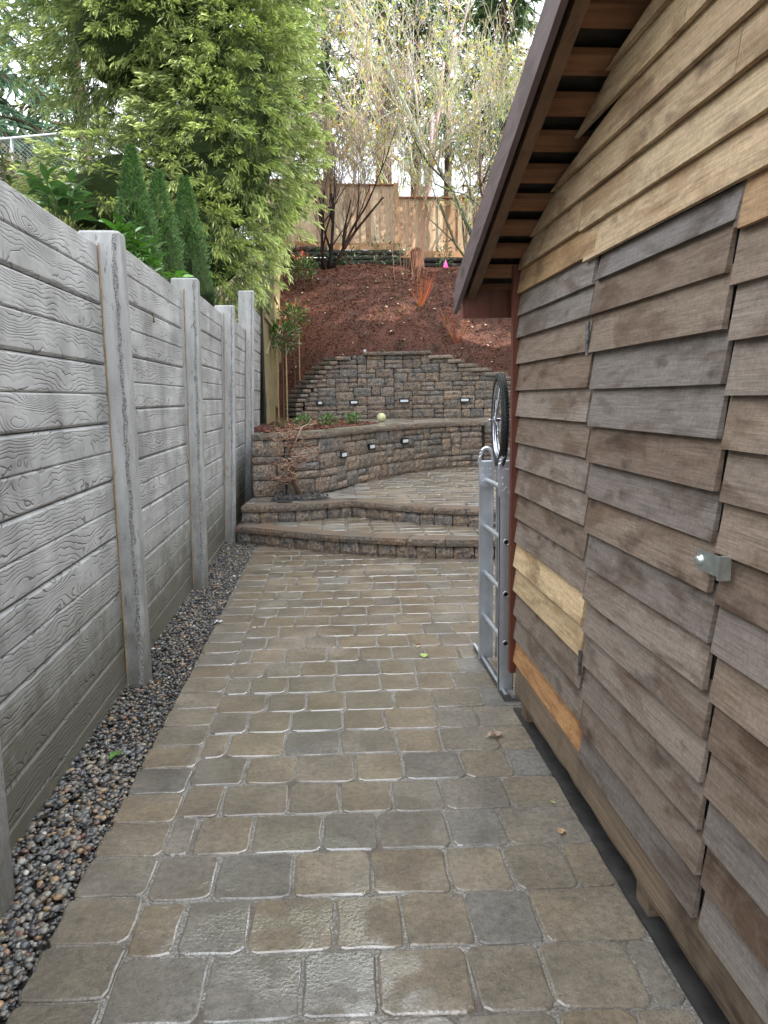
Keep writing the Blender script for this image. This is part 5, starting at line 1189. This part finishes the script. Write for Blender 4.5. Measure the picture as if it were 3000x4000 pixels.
# corkscrew hazel in the soil bed
def corkscrew():
    t = thing('corkscrew_hazel', 'small bare shrub of twisted curling twigs in the dark soil bed by the lower wall', 'shrub', (-0.38, 9.85, 0.44)); rs = random.Random(4); mb = MB(); mt = MB()
    def curl(p, d, L, r, k):
        n = max(8, int(L / 0.022)); pts = [p.copy()]; ph = rs.uniform(0, 6.28); fr = rs.uniform(22, 38); dd = d.copy(); a = dd.orthogonal().normalized(); b = dd.cross(a); step = L / n
        for i in range(n):
            s_ = i * step; w = 0.72 + 0.45 * math.sin(s_ * 9 + ph); v = dd + (a * math.cos(fr * s_ + ph) + b * math.sin(fr * 0.8 * s_ + ph)) * w; pts.append(pts[-1] + v.normalized() * step); dd = (dd + Vector((rs.gauss(0, .10), rs.gauss(0, .10), rs.gauss(0, .10)))).normalized()
        rr = [max(0.0040, r * (1 - 0.6 * i / n)) for i in range(n + 1)]; c = rs.choice([(0.34, 0.20, 0.14), (0.42, 0.27, 0.20), (0.27, 0.16, 0.10), (0.50, 0.38, 0.30)])
        (mb if k == 3 else mt).tube(pts, rr, 5, (0.10, 0.060, 0.040) if k == 3 else c)
        if k > 0:
            for _ in range({3: 8, 2: 3, 1: 2}[k]):
                i = rs.randint(n // 4, n); nd = Vector((rs.gauss(0, 1.1), rs.gauss(0, 0.9), rs.uniform(-0.25, 0.8))).normalized(); curl(pts[i], nd, {3: rs.uniform(0.25, 0.42), 2: rs.uniform(0.14, 0.25), 1: rs.uniform(0.06, 0.13)}[k], r * 0.5, k - 1)
    # sinuous main stem
    st_ = [Vector((-0.355, 9.86, 0.40)), Vector((-0.375, 9.86, 0.50)), Vector((-0.43, 9.85, 0.60)), Vector((-0.46, 9.86, 0.70)), Vector((-0.44, 9.84, 0.80)), Vector((-0.475, 9.85, 0.90)), Vector((-0.45, 9.86, 1.00)), Vector((-0.42, 9.85, 1.10))]
    mb.tube(st_, [0.034, 0.028, 0.024, 0.021, 0.018, 0.016, 0.013, 0.010], 8, (0.10, 0.062, 0.042))
    for _ in range(24):
        i = rs.randint(2, 7); a = rs.uniform(-math.pi, math.pi); up = rs.uniform(-0.1, 1.0) if i < 6 else rs.uniform(0.3, 1.6)
        curl(st_[i], Vector((math.cos(a), math.sin(a) * 0.5 - 0.15, up)).normalized(), rs.uniform(0.24, 0.50), 0.0095, 2)
    mb.build('stem', M_BARK, t, smooth=True); mt.build('twigs', M_BARK, t, smooth=True)
corkscrew()

# planting on the slope
def zs(x, y): return zslope(x, y)
def photinia(x, y, z0, hz, rad_, label, n, lit=1.0, stake=None):
    t = thing('photinia_shrub', label, 'shrub', (x, y, z0), 'red-tipped photinias along the side fence'); mb = MB()
    P, Nn, f = ell_shell(n, (x, y, hz), (rad_, rad_, rad_ * 0.85), 0.35); top = (P[:, 2] - hz) / rad_
    C = np.where((top > 0.45)[:, None] & (RNG.uniform(0, 1, (n, 1)) < (0.7 if hz > 4 else 0.3)), np.array([0.42, 0.10, 0.045]), np.where(RNG.uniform(0, 1, (n, 1)) < 0.25, np.array([0.19, 0.24, 0.05]), np.array([0.055, 0.115, 0.03]))) * RNG.uniform(0.7, 1.3, (n, 1))
    V, F, CC = scatter(*TL, P, frames(Nn + RNG.normal(0, 0.5, (n, 3)) + np.array([0, 0, 0.4]), roll=RNG.normal(0, 0.5, n)), 0.11 * RNG.uniform(0.7, 1.2, n), C); put('leaves', np_mesh('leaves', V, F, CC, M_GLOSSLEAF, True), t)
    for k in range(9):
        a = random.uniform(0, 6.28); mb.tube([(x, y, hz - rad_ * 0.9), (x + 0.3 * rad_ * math.cos(a), y + 0.3 * rad_ * math.sin(a), hz - 0.2 * rad_), (x + 0.8 * rad_ * math.cos(a), y + 0.8 * rad_ * math.sin(a), hz + 0.35 * rad_)], [0.010, 0.007, 0.004], 4, (0.14, 0.10, 0.06))
    mb.tube([(x, y, z0), (x + 0.02, y, (z0 + hz) / 2), (x, y, hz)], [0.016, 0.013, 0.01], 6, (0.14, 0.10, 0.06)); mb.build('stems', M_BARK, t)
    if stake:
        for i, (dx, zt) in enumerate(stake):
            MB().tube([(x + dx, y - 0.03, z0 - 0.1), (x + dx + 0.02, y - 0.03, zt)], 0.014, 6, (0.42, 0.30, 0.17)).build('stake', M_BARK, t)
    return t
photinia(-0.80, 15.3, 1.2, 2.90, 0.36, 'nearest staked photinia on a tall stem beside the fence end', 420, stake=[(0.07, 2.75), (-0.10, 2.9)])
photinia(-0.66, 17.7, 1.6, 3.50, 0.36, 'middle photinia on the slope above the staked one', 420, stake=[(0.12, 3.2)])
photinia(-0.42, 19.9, 3.6, 4.95, 0.34, 'highest photinia with bright red and orange tips catching the light', 420)
def dogwood(x, y, h, w, label, n=30, tall=0):
    z0 = zs(x, y); t = thing('red_twig_dogwood', label, 'shrub', (x, y, z0), 'red twig dogwoods on the slope'); mb = MB()
    for i in range(n):
        a = random.gauss(0, 0.5); b = random.gauss(0, 0.3); hh = h * random.uniform(0.6, 1.1); tx = x + w * math.sin(a * 1.6) ; ty = y + w * b * 0.7
        mb.tube([(x + 0.02 * a, y + 0.02 * b, z0 - 0.03), (x + 0.55 * (tx - x), y + 0.5 * (ty - y), z0 + hh * 0.4), (tx, ty, z0 + hh)], [0.0055, 0.0042, 0.0026], 4, random.choice([(0.36, 0.09, 0.045), (0.42, 0.20, 0.06), (0.30, 0.07, 0.05)]))
    mb.build('twigs', M_BARK, t)
    return t
dogwood(2.37, 18.75, 0.85, 0.45, 'left red twig dogwood, a fan of red and yellow stems below the stump', 34)
dogwood(3.12, 18.0, 0.80, 0.40, 'right red twig dogwood half hidden behind the roof tip', 24)
# taller whips near the stump
mb = MB(); t = thing('young_whips', 'thin tall bare pinkish whips standing in front of the stump', 'shrub', (2.6, 20.0, 4.6))
for i in range(14):
    x0 = 2.35 + random.gauss(0, 0.16); y0 = 20.2 + random.gauss(0, .1); z0 = zs(x0, y0) - 0.03; dx = random.uniform(-0.25, 0.9); hh = random.uniform(1.2, 2.7)
    mb.tube([(x0, y0, z0), (x0 + dx * 0.35, y0, z0 + hh * 0.5), (x0 + dx, y0, z0 + hh)], [0.009, 0.007, 0.0035], 4, random.choice([(0.40, 0.24, 0.17), (0.34, 0.18, 0.12)]))
mb.build('stems', M_BARK, t)
# stump
mb = MB(); n = 14; zst = zs(2.55, 20.85); vs = []
for j, (h, r) in enumerate(((-0.1, 0.21), (0.1, 0.19), (0.28, 0.175), (0.42, 0.165), (0.47, 0.12), (0.40, 0.03))):
    for i in range(n):
        a = 2 * math.pi * i / n; q = r * (1 + 0.12 * math.sin(3 * a + j) + random.uniform(-.06, .06)); vs.append((2.55 + q * math.cos(a), 20.85 + q * math.sin(a), zst + h + (random.uniform(-.03, .05) if j > 2 else 0)))
mb.add(vs, [(j * n + i, j * n + (i + 1) % n, (j + 1) * n + (i + 1) % n, (j + 1) * n + i) for j in range(5) for i in range(n)] + [tuple(5 * n + i for i in range(n))])
o = mb.build('tree_stump', M_STUMP, None); T(o, 'rotten red-brown tree stump at the top of the mulch slope', 'stump')
fl = thing('marker_flag', 'small pink marker flag stuck in the top of the slope', 'flag', (3.33, 20.9, zs(3.33, 20.9)))
zf = zs(3.33, 20.9); MB().tube([(3.33, 20.9, zf - 0.05), (3.33, 20.9, zf + 0.22)], 0.003, 4).build('pole', M_SILVER, fl)
MB().prism([(3.27, 20.9, zf + 0.02), (3.42, 20.88, zf + 0.0), (3.35, 20.93, zf + 0.24)], (0.004, 0.02, 0)).build('pennant', M_PINK, fl)
def lowshrub(x, y, r, h, label, col, n=140, L=0.07, name='low_shrub', z0=None, tm=TL, group='low evergreen shrubs on the slope', cat='shrub', twig=True):
    z0 = zs(x, y) if z0 is None else z0; t = thing(name, label, cat, (x, y, z0), group)
    P, Nn, f = ell_shell(n, (x, y, z0 + h * 0.45), (r, r, h * 0.6), 0.3); P[:, 2] = np.maximum(P[:, 2], z0 + 0.01); C = np.array(col) * RNG.uniform(0.55, 1.5, (n, 1))
    V, F, CC = scatter(*tm, P, frames(Nn + RNG.normal(0, 0.5, (n, 3)) + np.array([0, 0, 0.3]), roll=RNG.normal(0, 0.6, n)), L * RNG.uniform(0.7, 1.2, n), C); put('leaves', np_mesh('leaves', V, F, CC, M_GLOSSLEAF if L > 0.05 else M_LEAF, False), t)
    mb = MB()
    for k in range(8):
        a = random.uniform(0, 6.28); mb.tube([(x, y, z0 - 0.02), (x + 0.7 * r * math.cos(a), y + 0.7 * r * math.sin(a), z0 + h * random.uniform(0.4, 0.8))], [0.007, 0.004], 4, (0.10, 0.07, 0.05))
    mb.build('stems', M_BARK, t); return t
RG = (0.055, 0.11, 0.050)
for i, (x, y, r, h, lab) in enumerate([(1.55, 21.2, 0.42, 0.85, 'leafy rhododendron against the cedar fence between the bare trunks and the tall post'), (2.2, 21.15, 0.33, 0.6, 'small rhododendron at the foot of the tall fence post'), (0.75, 21.1, 0.35, 0.55, 'dark green shrub behind the bare leaning trunks'), (0.0, 21.2, 0.45, 0.7, 'green shrub left of the bare trunks'), (3.35, 21.25, 0.25, 0.75, 'wispy green shrub behind the pink flag'), (-0.55, 20.9, 0.35, 0.75, 'reddish young shrub at the top left of the slope')]):
    lowshrub(x, y, r, h, lab, RG if i != 5 else (0.20, 0.085, 0.04), 170, 0.10)
for i, (x, lab) in enumerate([(0.15, 'dark low heather at the left shoulder of the upper wall'), (1.75, 'dark tufted heather behind the centre of the upper wall'), (2.55, 'brownish heather behind the first right step of the upper wall'), (3.35, 'thin heather behind the right stepped end of the wall')]):
    y = 17.55; lowshrub(x, y, 0.15, 0.16, lab, (0.06, 0.055, 0.035), 160, 0.035, 'heather', group='heathers along the top of the upper wall')
lowshrub(3.75, 19.2, 0.18, 0.2, 'yellowish dry tuft on the slope under the eave', (0.22, 0.20, 0.08), 120, 0.08, 'dry_tuft', group=None)
lowshrub(1.9, 18.5, 0.22, 0.12, 'thin sprawling seedling in the middle of the slope', (0.16, 0.13, 0.06), 50, 0.05, 'seedling', group=None)
for (x, y, lab) in [(-0.36, 12.4, 'left green ground-cover plant in the terrace bed, behind the corkscrew shrub'), (0.06, 13.1, 'middle green ground-cover plant in the terrace bed'), (0.50, 13.6, 'right green ground-cover plant nearest the ball')]:
    lowshrub(x, y, 0.17, 0.17, lab, (0.10, 0.20, 0.045), 260, 0.055, 'ground_cover_plant', 1.225, group='ground cover plants on the terrace', cat='plant')
lowshrub(-0.72, 12.6, 0.12, 0.1, 'small dull ground-cover plant at the far left of the terrace bed', (0.12, 0.15, 0.05), 100, 0.045, 'ground_cover_plant', 1.225, group='ground cover plants on the terrace', cat='plant')
# fallen leaves on the mulch
n = 300; X = RNG.uniform(-0.7, 4.2, n); Y = RNG.uniform(17.5, 20.9, n); Z = np.array([zslope(a, b) for a, b in zip(X, Y)]) + 0.03
pal = np.array([(0.50, 0.42, 0.30), (0.42, 0.42, 0.42), (0.45, 0.32, 0.24), (0.55, 0.50, 0.38)])
V, F, CC = scatter(*tmpl_leaf(0.6, 0.15, 0.2), np.column_stack([X, Y, Z]), frames(np.column_stack([RNG.normal(size=(n, 2)), RNG.normal(0, .2, n)])), RNG.uniform(0.04, 0.12, n), pal[RNG.integers(0, 4, n)])
o = put('leaf_litter', np_mesh('leaf_litter', V, F, CC, M_DRYLEAF), kind='stuff'); T(o, 'pale fallen leaves scattered over the mulch slope', 'leaf litter')

# ------------------------------------------------------------------ house outside the picture, added to shade path and fence
nh = thing('added_house', 'unseen beige house beyond the shed, right of the garden', 'added_house', (7.5, 4, 0))
mb = MB(); mb.prism([(5.2, -9, 0), (5.2, 15.2, 0), (12, 15.2, 0), (12, -9, 0)], (0, 0, 6.6)); mb.build('wall', M_STUCCO, nh)
mb = MB(); mb.prism([(4.8, -9.4, 6.55), (12.5, -9.4, 6.55), (8.6, -9.4, 8.4)], (0, 25.0, 0)); mb.build('roof', M_ROOFTILE, nh)
for yy in (-4, 0, 4, 8):
    mb = MB(); mb.box((5.14, yy - 0.7, 3.4), (5.2, yy + 0.7, 4.8)); w_ = mb.build('window', m_simple('white_window_frame', (0.7, 0.7, 0.7), 0.5), nh) if yy == -4 else mb.build('window', bpy.data.materials['white_window_frame'], nh)
    mb = MB(); mb.box((5.125, yy - 0.6, 3.5), (5.139, yy + 0.6, 4.7)); c = (5.13, yy, 4.1); put('pane', mb.mesh('pane', M_BLACK, False, c), w_, c)
print('objects', len(bpy.data.objects))
